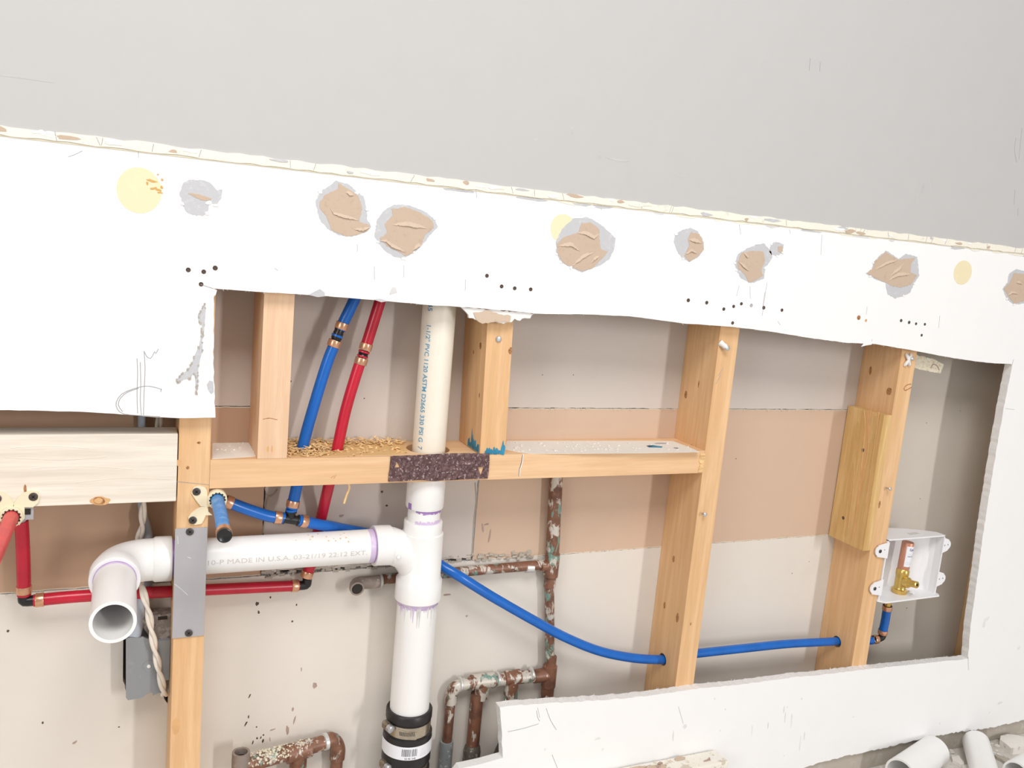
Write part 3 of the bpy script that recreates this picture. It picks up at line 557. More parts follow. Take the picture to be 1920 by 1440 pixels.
for k in range(11):
    y = 6+k*4.2; h = rnd.uniform(8, 30)*(1.2 if 3 < k < 8 else .6)
    b = MB(); b.prism([blob(y, BZ+1.5+h*.5, rnd.uniform(1.0, 2.4), h*.5, 12, .12, 90+k)], 'x', 391.0-k*.012, 392.3); b.build('blue_paint', 'bluepaint', s_cut)
s_mid = stud('wall_stud', SX-19, SX+19, FLOOR+.5, 432, 'stud_z', 'full-height stud at the right end of the horizontal block', [(pex_y3, pex_z3, 11)])
for u, v, a, c in ((1286, 740, 4, 7), (1263, 1048, 3, 6), (1246, 1135, 3, 6), (1270, 1158, 4, 8), (1310, 720, 1.4, 6), (1296, 835, 1.5, 2)): knot(s_mid, atx(u, v, SX-19), 'left', a, c, 'knot', u)
knot(s_mid, at(1295, 1170, 0), 'front', 1.5, 3, 'knot', 8)
for u, v in ((1322, 965),): screw(s_mid, at(u, v, -8), -Y_, 3.6, 'screw_zinc', 10)
p = at(1364, 653, -9); screw(s_mid, p, -Y_, 4.2, 'screw_zinc', 9)
b = MB(); q = at(1351, 643, 0); b.lathe(q, p-q, [(-1, 5.2), (2, 5.0), (5, 4.2), (9, 4.6), ((p-q).length-1, 3)], 16); b.build('wall_anchor', 'anchor', s_mid, True)
for pts in ([(1346, 705), (1356, 690)], [(1342, 720), (1352, 702)]):
    b = MB(); b.tube([at(u, v, -.1) for u, v in pts], .35, 5); b.build('pencil_mark', 'graphite', s_mid)
rz = atx(1569, 1203, RX-19)
s_right = stud('wall_stud', RX-19, RX+19, FLOOR+.5, 432, 'stud_z', 'stud holding the white outlet box on its right side', [(rz.y, rz.z, 11)])
for u, v, a, c in ((1667, 734, 6, 7), (1632, 695, 3, 8)): knot(s_right, atx(u, v, RX-19), 'left', a, c, 'knot', u)
b = MB(); b.tube(spline([at(u, v, -.1) for u, v in ((1708, 720), (1700, 722), (1695, 728), (1697, 732), (1704, 729), (1709, 726))], 2), .8, 6); b.build('knot_ring', 'knot', s_right)
knot(s_right, at(1649, 946, -.1), 'front', 2.6, 7, 'knot', 9)
screw(s_right, at(1669, 917, -9), -Y_, 3.4, 'screw_zinc', 10)
b = MB(); c = at(1704, 675, -4)
for k in range(4):
    a = .8+k*math.pi/2; b.tube([c, c+Vector((math.cos(a)*7, 1.5, math.sin(a)*12)), c+Vector((math.cos(a)*9, 3, math.sin(a)*16))], [2.6, 3.2, 1.6], 8)
b.build('wall_anchor', 'anchor', s_right, True); screw(s_right, at(1711, 673, -8), -Y_, 3.4, 'screw_zinc', 5)
s_end = stud('wall_stud', EX-19, EX+19, FLOOR+.5, 432, 'stud_z', 'shaded stud hidden behind the right end of the cut-out')
# yellow board nailed to the side of the right stud
root = thing('nailed_board', (1190, 44, -143), 'short yellow pine board fixed to the side of the outlet box stud', 'board')
b = MB(); b.box((1180.5, -1, -143), (1199.6, 87, 117), 1.2); b.build('timber', 'sister', root)
for u, v, a, c in ((1618, 844, 3, 3.6), (1581, 971, 3, 3.2)): knot(root, atx(u, v, 1180.4), 'left', a, c, 'dirt', u)
for pts in (((1633, 770), (1629, 800), (1627, 850), (1621, 880)), ((1620, 770), (1622, 800), (1618, 840), (1610, 930)), ((1648, 772), (1640, 830), (1630, 900), (1618, 980)), ((1603, 880), (1598, 930), (1590, 990)), ((1612, 900), (1606, 960), (1600, 1005))):
    b = MB(); b.tube(spline([atx(u, v, 1180.5) for u, v in pts], 12), .9, 6); b.build('grain_line', 'knot_light', root)
for k, (lst, m) in enumerate([([(1626, 769), (1636, 771), (1632, 800), (1625, 840), (1620, 900), (1617, 905), (1620, 850), (1625, 800)], 'knot_light'), ([(1604, 800), (1609, 790), (1613, 800), (1610, 830), (1606, 860), (1603, 840)], 'sister_dark'), ([(1598, 870), (1601, 870), (1592, 960), (1586, 1005), (1583, 1004), (1590, 950)], 'sister_dark'), ([(1616, 880), (1619, 880), (1606, 985), (1600, 1015), (1597, 1013), (1605, 960)], 'knot_light'), ([(1641, 780), (1643, 780), (1632, 880), (1622, 960), (1620, 958), (1629, 880)], 'sister_dark')]):
    q = [atx(u, v, 1180.4) for u, v in lst]; b = MB(); b.prism([[(p.y, p.z) for p in q]], 'x', 1180.2-k*.02, 1180.6); b.build('grain_streak', m, root)
# horizontal block with its drilled holes
VX, VY = 325.5, 36.0
hb = at(568, 838, 45); hr = at(632, 843, 45)
root = thing('header_block', (406, 44, BZ-38), 'horizontal pine block crossed by the cream pipe and the red and blue pipes', 'block')
BX1 = SX-19.3
b = MB(); b.prism([[(19.3, 0), (BX1, 0), (BX1, 88.5), (19.3, 88.5)], circle(VX, VY+4, 32, 36), slot(BLUE_UP), slot(RED_UP)], 'z', BZ-38, BZ)
b.build('timber', 'stud_x', root); block = root
def dust(lst, mat, name='dust_layer', holes=()):
    q = [(p.x, p.y) for p in (atz(u, v, BZ) for u, v in lst)]; q = rough_line(q+[q[0]], 4, 0)[:-1]; out = []
    for x, y in q:
        d = math.hypot(x-VX, y-VY-4)
        if d < 33: x, y = VX+(x-VX)*33/d, VY+4+(y-VY-4)*33/d
        out.append((x, y))
    b = MB(); b.prism([out]+list(holes), 'z', BZ, BZ+.3); return b.build(name, mat, block)
dust([(398, 831), (476, 829), (480, 856), (398, 861)], 'dusty')
dust([(950, 827), (1000, 826.8), (1100, 826.6), (1200, 826.8), (1262, 827), (1300, 842), (1312, 848), (1200, 850), (1100, 850.6), (1000, 851), (985, 850), (946, 843)], 'dusty')
dust([(552, 833), (640, 831), (700, 829), (755, 829), (762, 838), (764, 845), (762, 850), (735, 853), (640, 855), (548, 857)], 'cutwood', 'bare_wood', [slot(BLUE_UP), slot(RED_UP)])
for k, (u, v, w, h) in enumerate([(1227, 838, 12, 5), (1240, 832, 14, 2), (1268, 841, 4, 3), (1218, 837, 5, 2)]):
    p = atz(u, v, BZ); b = MB(); b.prism([blob(p.x, p.y, w, h*1.6, 14, .35, 60+k)], 'z', BZ+.2, BZ+.9); b.build('paint_blot', 'bluepaint' if k == 0 else 'graphite', block)
rnd = random.Random(31); b = MB()
for k in range(110):
    u = rnd.uniform(405, 480) if k < 25 else rnd.uniform(955, 1300); p = atz(u, rnd.uniform(830, 848), BZ)
    if p.y > 85 or p.y < 3: continue
    w = rnd.uniform(.6, 2); b.box((p.x-w, p.y-w, BZ), (p.x+w, p.y+w, BZ+rnd.uniform(.6, 1.8)), 0, .5)
tag(b.build('crumbs', 'debris', block), kind='stuff')
b = MB(); b.tube(spline([at(981, 851, -.1), at(979, 868, -.1), at(975, 880, -.1), at(974, 893, -.1)], 4), .8, 6); b.build('crack', 'white', block)
b = MB(); b.tube(spline([at(980, 852, -.2), at(977.5, 868, -.2), at(974, 880, -.2), at(973, 893, -.2)], 4), .35, 6); b.build('crack', 'slot', block)
rnd = random.Random(4); b = MB()
for k in range(12):
    z = BZ-6-k*2.6; b.box((BX1-8+rnd.uniform(-2, 2), -1.5, z-1), (BX1, .4, z+1), 0, .5)
b.build('splintered_end', 'shaving', block)
for k, lst in enumerate([[(626, 897), (630, 890)], [(620, 896), (626, 892)]]):
    b = MB(); b.tube([at(u, v, -.2) for u, v in lst], .5, 5); b.build('nick', 'knot_light', block)
b = MB(); b.tube(spline([at(653, 905, 12), at(655, 915, 12), at(650, 928, 10), at(645, 944, 9)], 3), [2.2]*3+[2.6]*30 if False else 1.6, 6); b.build('splinter', 'shaving', block)
# weathered board on the left
root = thing('weathered_board', (-300, 20, 3), 'weathered grey pine board running off the left edge', 'board')
b = MB(); b.box((-560, -.5, 3), (-20.2, 37.5, 91.5), 1.5); b.build('timber', 'grey_board', root)
knot(root, at(187, 939, -.5), 'front', 11, 5.5, 'knot_light', 2); knot(root, at(186, 939, -.7), 'front', 6.5, 5, 'knot', 4); knot(root, at(184.5, 939, -.9), 'front', 4.6, 3.6, 'knot_light', 5)
knot(root, at(47, 917, -.6), 'front', 1.6, 6, 'knot', 7)
for pts in (((60, 878), (150, 874), (250, 880)), ((10, 858), (120, 862), (200, 856)), ((140, 905), (230, 896), (320, 899)), ((20, 840), (90, 836), (180, 842))):
    b = MB(); b.tube(spline([at(u, v, -.4) for u, v in pts], 12), .5, 6); b.build('grain_line', 'grey_board', root)

# rusty plate nailed across the block
root = thing('rusty_nail_plate', (332, -2, 20), 'dark rusted nail plate across the block below the cream pipe', 'plate')
P = lambda lst: px(lst, -2.2)
outer = rough_line(P([(733, 856), (780, 854), (830, 851.5), (880, 850), (917.5, 851), (917, 875), (914.5, 897), (880, 898.5), (835, 900.5), (815, 902.5), (790, 900), (760, 902), (728.5, 903), (731, 880), (733, 856)]), 5, .5, 51)[:-1]
tri1 = P([(745, 865), (751, 877), (739, 877)]); tri2 = P([(896, 876), (908, 875.5), (902, 893)])
b = MB(); b.prism([outer, tri1, tri2], 'y', -2.4, -.1); b.build('steel_sheet', 'rust', root)
rnd = random.Random(8)
b = MB()
for k in range(160):
    u = rnd.uniform(735, 912); v = rnd.uniform(857, 897)
    if (737 < u < 754 and 862 < v < 880) or (892 < u < 911 and 872 < v < 896): continue
    p = at(u, v, -2.4); w = rnd.uniform(.6, 2.2); b.lathe(p+Y_*.3, -Y_, [(0, w), (.4, w*.9), (rnd.uniform(.7, 1.4), w*.4)], 6)
tag(b.build('rust_flakes', 'rust', root), kind='stuff')

# wood shavings on the block
rnd = random.Random(12); b = MB()
def shav(x, y, z, big=1):
    n = 4; L = rnd.uniform(3, 9)*big; w = rnd.uniform(.8, 1.9)*big; a = rnd.uniform(0, 6.28); el = rnd.uniform(-.3, .7); cur = rnd.uniform(-1.2, 1.2)
    rings = []; p = Vector((x, y, z))
    for i in range(n+1):
        d = Vector((math.cos(a+cur*i/n), math.sin(a+cur*i/n), math.sin(el+cur*i/n*.8)*.7)).normalized(); s = d.cross(Z_).normalized()*w*(1-.5*abs(i/n-.5)); u = d.cross(s).normalized()*.35
        rings.append([p+s+u, p-s+u, p-s-u, p+s-u]); p = p+d*L/n
        p.z = max(p.z, BZ+.6)
    for path in (BLUE_UP, RED_UP):
        for r_ in rings:
            for v_ in r_:
                c_ = crossing(path, 2, v_.z)
                if c_ and math.hypot(v_.x-c_.x, v_.y-c_.y) < 8.8: return
    b.grid_rings(rings)
def ok(x, y): return 3 < y < 84 and x > 117 and math.hypot(x-VX, y-VY-4) > 34
for k in range(760):
    t = rnd.random()
    if t < .42: x, y = rnd.gauss(146, 17), rnd.gauss(40, 22)
    elif t < .72: x, y = rnd.uniform(120, 205), rnd.gauss(70, 9)
    elif t < .92: x, y = rnd.uniform(200, 296), rnd.gauss(76, 5)
    else: x, y = rnd.uniform(190, 290), rnd.uniform(8, 70)
    if not ok(x, y): continue
    hgt = 8*math.exp(-((x-146)/26)**2)*math.exp(-((y-42)/30)**2)+ (7*math.exp(-((y-80)/10)**2) if 120 < x < 296 else 0)
    shav(x, y, BZ+.8+rnd.uniform(0, 1)*hgt)
tag(b.build('wood_shavings', 'shaving'), 'heap of pale curled wood shavings around the pipe feet on the block', 'shavings', kind='stuff')

# ================================================================== drain
droot = thing('drain_pipe', (VX, VY, -395), 'white plastic drain stack with side branch, elbow and cream vent pipe', 'drain pipe')
def zc(v, u=790): return at(u, v, VY).z
sz0 = zc(950); nz0 = sz0
b = MB(); b.tube([(VX, VY, 420), (VX, VY, BZ-36)], 24.15, 40, 20.5); vent = b.build('vent_pipe', 'pvc_cream', droot, True); vent['label'] = 'cream pipe with blue lettering'
b = MB(); b.lathe((VX, VY, BZ-37), -Z_, [(0, 27.5), (3, 28.2), (BZ-37-sz0-3, 28.2), (BZ-37-sz0, 27)], 40); b.build('sleeve', 'pvc', droot, True)
z_h = zc(975); z_b = zc(996); z_l = zc(1082); z_e = zc(1120)
b = MB(); b.lathe((VX, VY, sz0+2), -Z_, [(0, 24.2), (sz0+2-z_h+6, 24.2)], 40); b.build('pipe_nipple', 'pvc', droot, True)
rnd = random.Random(3)
for k in range(26):     # purple primer bleeding from the joints
    a = math.radians(-135+k*5.2); 
    for z, h, m in ((sz0-.5, rnd.uniform(1.5, 5), 'primer_dark'), (z_h+.5, -rnd.uniform(1.5, 4.5), 'primer')):
        c = Vector((VX+24.3*math.cos(a+math.pi/2-math.pi/2), VY+24.3*math.sin(a), z-h/2))
        n = Vector((math.cos(a), math.sin(a), 0)); t = Z_.cross(n)
        b = MB(); b.obox(c, t, n, Z_, (2.8, .5, abs(h)+1)); b.build('primer_mark', m, droot)
c = Vector((VX+27.9*math.cos(math.radians(-158)), VY+27.9*math.sin(math.radians(-158)), sz0+5)); n = Vector((math.cos(math.radians(-158)), math.sin(math.radians(-158)), 0)); t = Z_.cross(n)
b = MB(); b.obox(c, t, n, Z_, (7, 1.2, 9)); b.build('primer_mark', 'primer_dark', droot)
tee = MB()
tee.lathe((VX, VY, z_h), -Z_, [(0, 24.6), (0, 28), (1.2, 28.6), (z_h-z_b, 28.6), (z_h-z_b+1.5, 31.2), (z_h-z_l-3, 31.6), (z_h-z_l+1, 34.6), (z_h-z_e-1, 34.8), (z_h-z_e, 33.5), (z_h-z_e, 30)], 44)
BZc = -86.5            # branch axis height
hx = at(699, 1032, VY).x
tee.tube(spline([(hx, VY, BZc), (hx+10, VY, BZc), (hx+24, VY, BZc-.5)], 4), [29.2]*len(spline([(hx, VY, BZc), (hx+10, VY, BZc), (hx+24, VY, BZc-.5)], 4)), 40)
sw = spline([(hx+20, VY, BZc), (hx+30, VY, BZc-3), (VX-22, VY, BZc-16), (VX-6, VY, BZc-42), (VX, VY, BZc-60)], 5)
tee.tube(sw, [27.5-3.5*i/(len(sw)-1) for i in range(len(sw))], 36)
tee = tee.build('sanitary_tee', 'pvc', droot, True)
for u, v in ((748, 1046), (798, 1018), (792, 1085)):
    p = at(u, v, VY-30); b = MB(); b.lathe(p+Y_*2, -Y_, [(0, 2.6), (.9, 2.4), (1.4, 1.4)], 14); b.build('mould_mark', 'pvc', tee, True)
b = MB(); b.tube([(hx+8, VY, BZc), (120, VY, BZc), (-24, VY, BZc)], 24.15, 40, 20.5); br = b.build('branch_pipe', 'pvc', droot, True)
b = MB(); b.tube([(hx-9, VY, BZc), (hx+1, VY, BZc)], 24.4, 40); b.build('primer_band', 'primer', droot, True)
b = MB(); b.tube([(hx-1.2, VY, BZc), (hx+.6, VY, BZc)], 24.75, 40); b.build('primer_band', 'primer_dark', droot, True)
b = MB(); b.lathe((VX, VY, z_e+6), -Z_, [(0, 30.15), (z_e+6+414, 30.15)], 44); b.build('stack_pipe', 'pvc_dirty', droot, True)
b = MB(); b.lathe((VX, VY, z_e+1), -Z_, [(0, 30.5), (8, 30.45), (9, 30.2)], 44); b.build('primer_band', 'primer', droot, True)
rnd = random.Random(6)
for k in range(24):    # primer drips down the stack
    a = math.radians(-160+k*6); L = rnd.choice([3, 4, 6, 9, 22, 30, 16]); n = Vector((math.cos(a), math.sin(a), 0)); c = Vector((VX, VY, z_e-5-L/2))+n*30.2
    b = MB(); b.tube([c+Z_*L/2, c, c-Z_*L/2], [rnd.uniform(.9, 2.2), .9, .3], 6); b.build('primer_drip', rnd.choice(['primer', 'smudge', 'smudge']) if L > 8 else 'primer', droot)
# elbow turning towards the room and its open stub
EXc = -89.5; ERr = 34
b = MB()
b.lathe((-22, VY, BZc), -X_, [(0, 24.6), (0, 29), (1, 29.6), (20, 29.6), (23, 27.6)], 40)
arc = [Vector((-42, VY, BZc))]+[Vector((EXc+36*math.cos(t), VY-36+36*math.sin(t), BZc)) for t in [math.pi/2*(1-k/10) for k in range(11)]]
arc = [Vector((-42, VY, BZc))]+[Vector((-50-39.5*math.sin(t), VY-39.5+39.5*math.cos(t), BZc)) for t in [math.pi/2*k/12 for k in range(13)]]+[Vector((EXc, -10, BZc))]
b.tube(arc, 27.6, 40)
b.lathe((EXc, -2, BZc), -Y_, [(0, 27.6), (2, 29.6), (24, 29.6), (25, 29), (25, 24.6)], 40)
elb = b.build('elbow', 'pvc', droot, True)
b = MB(); b.tube([(-24, VY, BZc), (-17, VY, BZc)], 24.7, 40); b.build('primer_band', 'primer_dark', droot, True)
SE = -150
b = MB(); b.tube([(EXc, -20, BZc), (EXc, -90, BZc), (EXc-.5, SE, BZc+1)], 24.15, 44, 20.45); st = b.build('stub_pipe', 'pvc_dirty', droot, True)
b = MB(); b.tube([(EXc, -24, BZc), (EXc, -33, BZc)], 24.4, 44); b.build('primer_band', 'primer', droot, True)
b = MB(); b.tube([(EXc, -26.2, BZc), (EXc, -28, BZc)], 24.75, 44); b.build('primer_band', 'primer_dark', droot, True)
# printing on the pipes
a0 = math.radians(-90-52)
def on_vent(x, y):
    a = a0+(y-3.5)/24.3; return Vector((VX+24.4*math.cos(a), VY+24.4*math.sin(a), zt-x))
zt = at(800, 608, VY).z; zb = at(786, 838, VY).z
lettering('1-1/2" PVC 1120 ASTM D2665 330 PSI G  7', zt-zb, 7.6, on_vent, 'pipe_lettering', 'print_blue', vent)
zt = at(803, 567, VY).z; lettering('45', 11, 7.6, on_vent, 'pipe_lettering', 'print_blue', vent)
def on_branch(x, y):
    a = math.radians(-2)+(y-3)/24.3; return Vector((xl+x, VY-24.4*math.cos(a), BZc+24.4*math.sin(a)))
xl = at(390, 1056, 12).x; xr = at(688, 1046, 12).x
lettering('10-P MADE IN U.S.A. 03-21/19 22:12 EXT.', xr-xl, 6.6, on_branch, 'pipe_lettering', 'print_grey', br, 0)
rnd = random.Random(41); b = MB()
for k in range(16):
    x = rnd.choice([rnd.gauss(165, 18), rnd.gauss(205, 12)]); a = math.radians(rnd.uniform(35, 80)); p = Vector((x, VY-24.3*math.cos(a), BZc+24.3*math.sin(a)))
    w = rnd.uniform(.4, 1.1); b.box(p-Vector((w, w, .4)), p+Vector((w, w, .9)), 0, .4)
tag(b.build('sawdust_specks', 'shaving', droot), kind='stuff')

# rubber coupling at the foot of the stack
root = thing('rubber_coupling', (VX, VY, -540), 'black rubber coupling with steel clamps and barcode label under the white stack', 'coupling')
cz = lambda v: at(757, v, VY-36).z
t0, t1, t2, t3, t4 = cz(1352), cz(1371), cz(1392), cz(1404), cz(1430)
b = MB(); b.lathe((VX, VY, t0+1), -Z_, [(0, 30.6), (0, 34), (2, 35.5), (t0-t1-3, 35.5), (t0-t1-1, 33.5), (t0-t2, 33.5), (t0-t2+2, 37.5), (t0-t4+14, 37.8), (t0-t4+16, 35), (t0-t4+26, 34), (t0-t4+28, 37.5), (t0+540-4, 37.5), (t0+540-4, 30.6)], 48, True); b.build('rubber_sleeve', 'rubber', root, True)
def clamp(z0, z1, name):
    b = MB(); b.lathe((VX, VY, z0), -Z_, [(0, 33.9), (0, 34.6), (z0-z1, 34.6), (z0-z1, 33.9)], 48, True); o = b.build('hose_clamp', 'steel', root, True)
    zm = (z0+z1)/2
    for k in range(11):
        a = math.radians(-128+k*3.6); n = Vector((math.cos(a), math.sin(a), 0)); t = Z_.cross(n)
        b = MB(); b.obox(Vector((VX, VY, zm))+n*35.2, (t+Z_*.25).normalized(), n, (Z_-t*.25).normalized(), (.9, .5, 6.5)); b.build('clamp_slot', 'slot', o)
    a = math.radians(-112); n = Vector((math.cos(a), math.sin(a), 0)); t = Z_.cross(n)
    b = MB()
    for k in range(8):
        aa = math.radians(-131+k*6); nn = Vector((math.cos(aa), math.sin(aa), 0)); tt = Z_.cross(nn); b.obox(Vector((VX, VY, zm-k*.5))+nn*34.9, tt, nn, Z_, (4.2, .4, 12.5))
    b.build('clamp_tail', 'steel', o)
    a = math.radians(-165); n = Vector((math.cos(a), math.sin(a), 0)); t = Z_.cross(n); c = Vector((VX, VY, zm+6))+n*39
    b = MB(); b.obox(c, t, n, Z_, (16, 10, 13), 2.5); b.build('screw_housing', 'steel', o, True)
    b = MB(); b.lathe(c+t*7, t, [(0, 6), (7, 6), (8, 5), (8.4, 2)], 16); b.build('clamp_screw', 'screw_zinc', o, True)
clamp(t1+.5, t2+1, 'upper'); clamp(t4-16, t4-25, 'lower')
lz0, lz1 = t3+1, t4+3
b = MB(); b.lathe((VX, VY, lz0), -Z_, [(0, 37.9), (0, 38.2), (lz0-lz1, 38.2), (lz0-lz1, 37.9)], 60, True); lab = b.build('paper_label', 'label', root, True)
rnd = random.Random(17); a = -118
while a < -84:
    w = rnd.choice([.5, .8, 1.2, 1.7]); n = Vector((math.cos(math.radians(a)), math.sin(math.radians(a)), 0)); t = Z_.cross(n)
    b = MB(); b.obox(Vector((VX, VY, (lz0+lz1)/2+1.5))+n*38.15, t, n, Z_, (w*.55, .35, (lz0-lz1)*.55)); b.build('barcode_bar', 'ink', lab); a += w*.8+rnd.uniform(.7, 1.9)
def on_lab(x, y):
    aa = math.radians(-112)+x/38.2; return Vector((VX+38.3*math.cos(aa), VY+38.3*math.sin(aa), lz1+1.2+y))
lettering('22 9S 1HS', 17, 2.8, on_lab, 'label_lettering', 'ink', lab)
for k in range(5):
    aa = math.radians(-72+k*2); n = Vector((math.cos(math.radians(-68)), math.sin(math.radians(-68)), 0)); t = Z_.cross(n)
    b = MB(); b.obox(Vector((VX, VY, lz1+5+k*2.6))+n*38.1, t, n, Z_, (10-k, .3, .7)); b.build('label_lettering', 'smudge', lab)

# ================================================================== supply lines
PR = 7.95
def crimp(parent, p, d, r=PR+1.1, L=9.5):
    d = Vector(d).normalized(); b = MB(); b.lathe(Vector(p)-d*L/2, d, [(0, r-.9), (0, r-.2), (.6, r), (L-.6, r), (L, r-.2), (L, r-.9)], 24, True); return b.build('crimp_ring', 'crimp', parent, True)
def collar(parent, p, d, r=PR-.2, L=3.5, mat='pex_blue'):
    d = Vector(d).normalized(); b = MB(); b.lathe(Vector(p)-d*L/2, d, [(0, r-1), (.4, r), (L-.4, r), (L, r-1)], 24); return b.build('pipe_end', mat, parent, True)
def fit_pos(path, dist, from_end=False):
    q = list(reversed(path)) if from_end else path; s = 0
    for a, c in zip(q, q[1:]):
        L = (c-a).length
        if s+L >= dist: return a+(c-a)*((dist-s)/L), (c-a).normalized()
        s += L
    return q[-1], (q[-1]-q[-2]).normalized()
broot = thing('blue_water_line', tuple(at(545, 968, 40)-Z_*20), 'bright blue flexible water pipe with tee, copper rings and capped stub', 'water pipe')
T = T_
def coupling(parent, p0, p1, mat):
    """black barrel joining two pipe ends"""
    d = (p1-p0).normalized(); L = (p1-p0).length; b = MB()
    b.lathe(p0, d, [(0, 5.5), (L*.2, 7.6), (L*.4, 6.6), (L*.5, 7.4), (L*.6, 6.6), (L*.8, 7.6), (L, 5.5)], 22); return b.build('coupling', 'black', parent, True)
up_path = BLUE_UP
b = MB(); b.tube(up_path, PR, 24); b.build('riser', 'pex_blue', broot, True)
j0, j1 = at(629.5, 638, 45), at(637.5, 616, 45)
coupling(broot, at(628.5, 640, 45), at(640, 610, 45), 'black'); d = (j1-j0).normalized()
crimp(broot, at(628, 640, 45)-d*3, d); crimp(broot, at(641, 611, 45), d); collar(broot, at(632.5, 629.5, 45), d, 8)
up2 = spline([at(637, 617, 45), at(648, 590, 45), at(667, 562, 45)+d*0, at(667, 562, 45)+d*150], 6)
up2 = spline([at(637.5, 618, 45), at(655, 582, 45), at(667, 556, 45), at(700, 480, 45)], 6)
b = MB(); b.tube(up2, PR, 24); b.build('riser', 'pex_blue', broot, True)
p, d = fit_pos(up_path, 7); crimp(broot, p, d); collar(broot, T+Z_*9+X_*.5, Z_, 8)
lpath = spline([at(529, 971, 42), at(505, 968, 41), at(470, 957, 38), at(440, 946, 36), at(424, 940, 36)], 5)
b = MB(); b.tube(lpath, PR, 24); b.build('side_pipe', 'pex_blue', broot, True)
p, d = fit_pos(lpath, 6); crimp(broot, p, d); collar(broot, lpath[0]+(lpath[0]-lpath[1]).normalized()*1.5, d, 8)
p, d = fit_pos(lpath, 4, True); crimp(broot, p, d)
rpath = spline([at(562, 976, 42), at(600, 984, 50), at(620, 987, 58), at(645, 992, 72), at(690, 1001, 79.5), at(735, 1014, 80.5), at(790, 1040, 80.5), at(815, 1053, 74), at(838, 1067, 60), at(862, 1081, 50), at(900, 1105, 46), at(935, 1126, 45), at(1000, 1163, 43), at(1060, 1195, 42), at(1125, 1221, 43), at(1190, 1234, 44), at(1245, 1237, 45), Vector((SX-10, 45, pex_z3)), Vector((SX+25, 45, pex_z3+3)), at(1400, 1215, 45), at(1480, 1207, 46), at(1560, 1203, rz.y), Vector((RX+8, rz.y, rz.z)), at(1634, 1201, rz.y+2)], 6)
# the stretch in view right of the middle stud is swept straight between its holes
b = MB(); b.tube(rpath, PR, 24); b.build('long_run', 'pex_blue', broot, True)
p, d = fit_pos(rpath, 6); crimp(broot, p, d); collar(broot, rpath[0]-d*1.5, d, 8)
b = MB(); a1 = (at(562, 976, 42)-at(529, 971, 42)).normalized()
b.lathe(at(530, 971.5, 42), a1, [(0, 6), (1, 8), (3, 8), (3.2, 6.4), (20.5, 6.4), (20.7, 8), (22.5, 8), (23.5, 6)], 22); b.lathe(T, Z_, [(-3, 6.4), (5, 6.4), (5.2, 8), (7.2, 8), (8, 6)], 22); b.build('tee_fitting', 'black', broot, True)
# elbow behind the bracket and the capped stub
e0 = at(417, 938, 36); BS = Vector((29, 0, 5))
b = MB(); b.tube(spline([at(424, 940, 36), e0, Vector((31, 30, 3)), Vector((29.5, 16, 4)), Vector((29, 4, 5))], 3), 6.6, 20); b.build('elbow', 'galv', broot, True)
b = MB(); b.tube([(29, 6, 5), (28, -60, 4.5), (25.5, -128, 3.5)], PR, 26); b.build('stub', 'pex_blue_pale', broot, True)
b = MB(); b.tube([(25.7, -124, 3.6), (25.2, -134, 3.4)], PR+1.1, 26); b.build('crimp_ring', 'crimp', broot, True)
b = MB(); b.lathe((25.2, -133, 3.4), (-.03, -1, 0), [(0, 7.9), (3, 8.6), (6, 8.6), (6.4, 7.6), (5.4, 5.6), (5.2, .2)], 26); b.build('end_cap', 'black', broot, True)
# end at the outlet box
q0 = at(1634, 1201, rz.y+2)
b = MB(); p1 = at(1641, 1199, rz.y+2); crimp(broot, p1, X_, PR+1); 
q1 = at(1652, 1196, rz.y+2)
b.tube(spline([p1+X_*5, q1-X_*3, q1+Vector((2, 0, 2)), q1+Vector((4, 0, 9)), q1+Vector((6, 0, 16))], 3), 7, 20); b.build('elbow', 'black', broot, True)
v0 = at(1655, 1186, rz.y+2); v1 = at(1664, 1137, rz.y-4); d = (v1-v0).normalized()
b = MB(); b.tube([v0-d*2, (v0+v1)/2+X_*1, v1], PR+.4, 24); b.build('riser', 'pex_blue', broot, True)
crimp(broot, v0+d*2, d, PR+1.5); crimp(broot, v1-d*3, d, PR+1.5)
VTOP = Vector((v1.x+3, v1.y-2, -249.5))
b = MB(); b.tube([v1-d*3, v1+d*6, VTOP], 6.2, 20); b.build('brass_tail', 'brass', broot, True)

rroot = thing('red_water_line', tuple(at(48, 1125, 55)-Z_*12), 'red flexible water pipe with copper rings, black elbows and a stub', 'water pipe')
eL, eR = at(47, 1127, 56), RED_END
tr = RED_UP
b = MB(); b.tube(tr, PR, 24); b.build('riser', 'pex_red', rroot, True)
p, d = fit_pos(tr, 5); crimp(rroot, p, d)
d = (at(690, 632, 45)-at(676, 678, 45)).normalized()
crimp(rroot, at(677, 677, 45), d); crimp(rroot, at(686, 650, 45), d); coupling(rroot, at(679.5, 670, 45), at(683, 657, 45), 'black')
collar(rroot, at(682.8, 659.5, 45), d, 8, 3, 'pex_red'); collar(rroot, at(679.8, 668, 45), d, 8, 2.5, 'pex_red')
b = MB(); b.tube(spline([at(685, 653, 45), at(700, 605, 45), at(714, 560, 45), at(738, 480, 45)], 6), PR, 24); b.build('riser', 'pex_red', rroot, True)
hp = RED_RUN
b = MB(); b.tube(hp, PR, 24); b.build('cross_run', 'pex_red', rroot, True)
p, d = fit_pos(hp, 7); crimp(rroot, p, d); p, d = fit_pos(hp, 6, True); crimp(rroot, p, d)
b = MB(); b.tube(spline([eR-X_*10, eR-X_*2, eR+Vector((1.5, 0, 1.5)), eR+Vector((2, 0, 10))], 2), 6.8, 20); b.build('elbow', 'black', rroot, True)
b = MB(); b.tube(spline([eL+X_*11, eL+X_*2, eL+Vector((-1.5, 0, 1.5)), eL+Vector((-1, 0, 11))], 2), 7, 20); b.build('elbow', 'black', rroot, True)
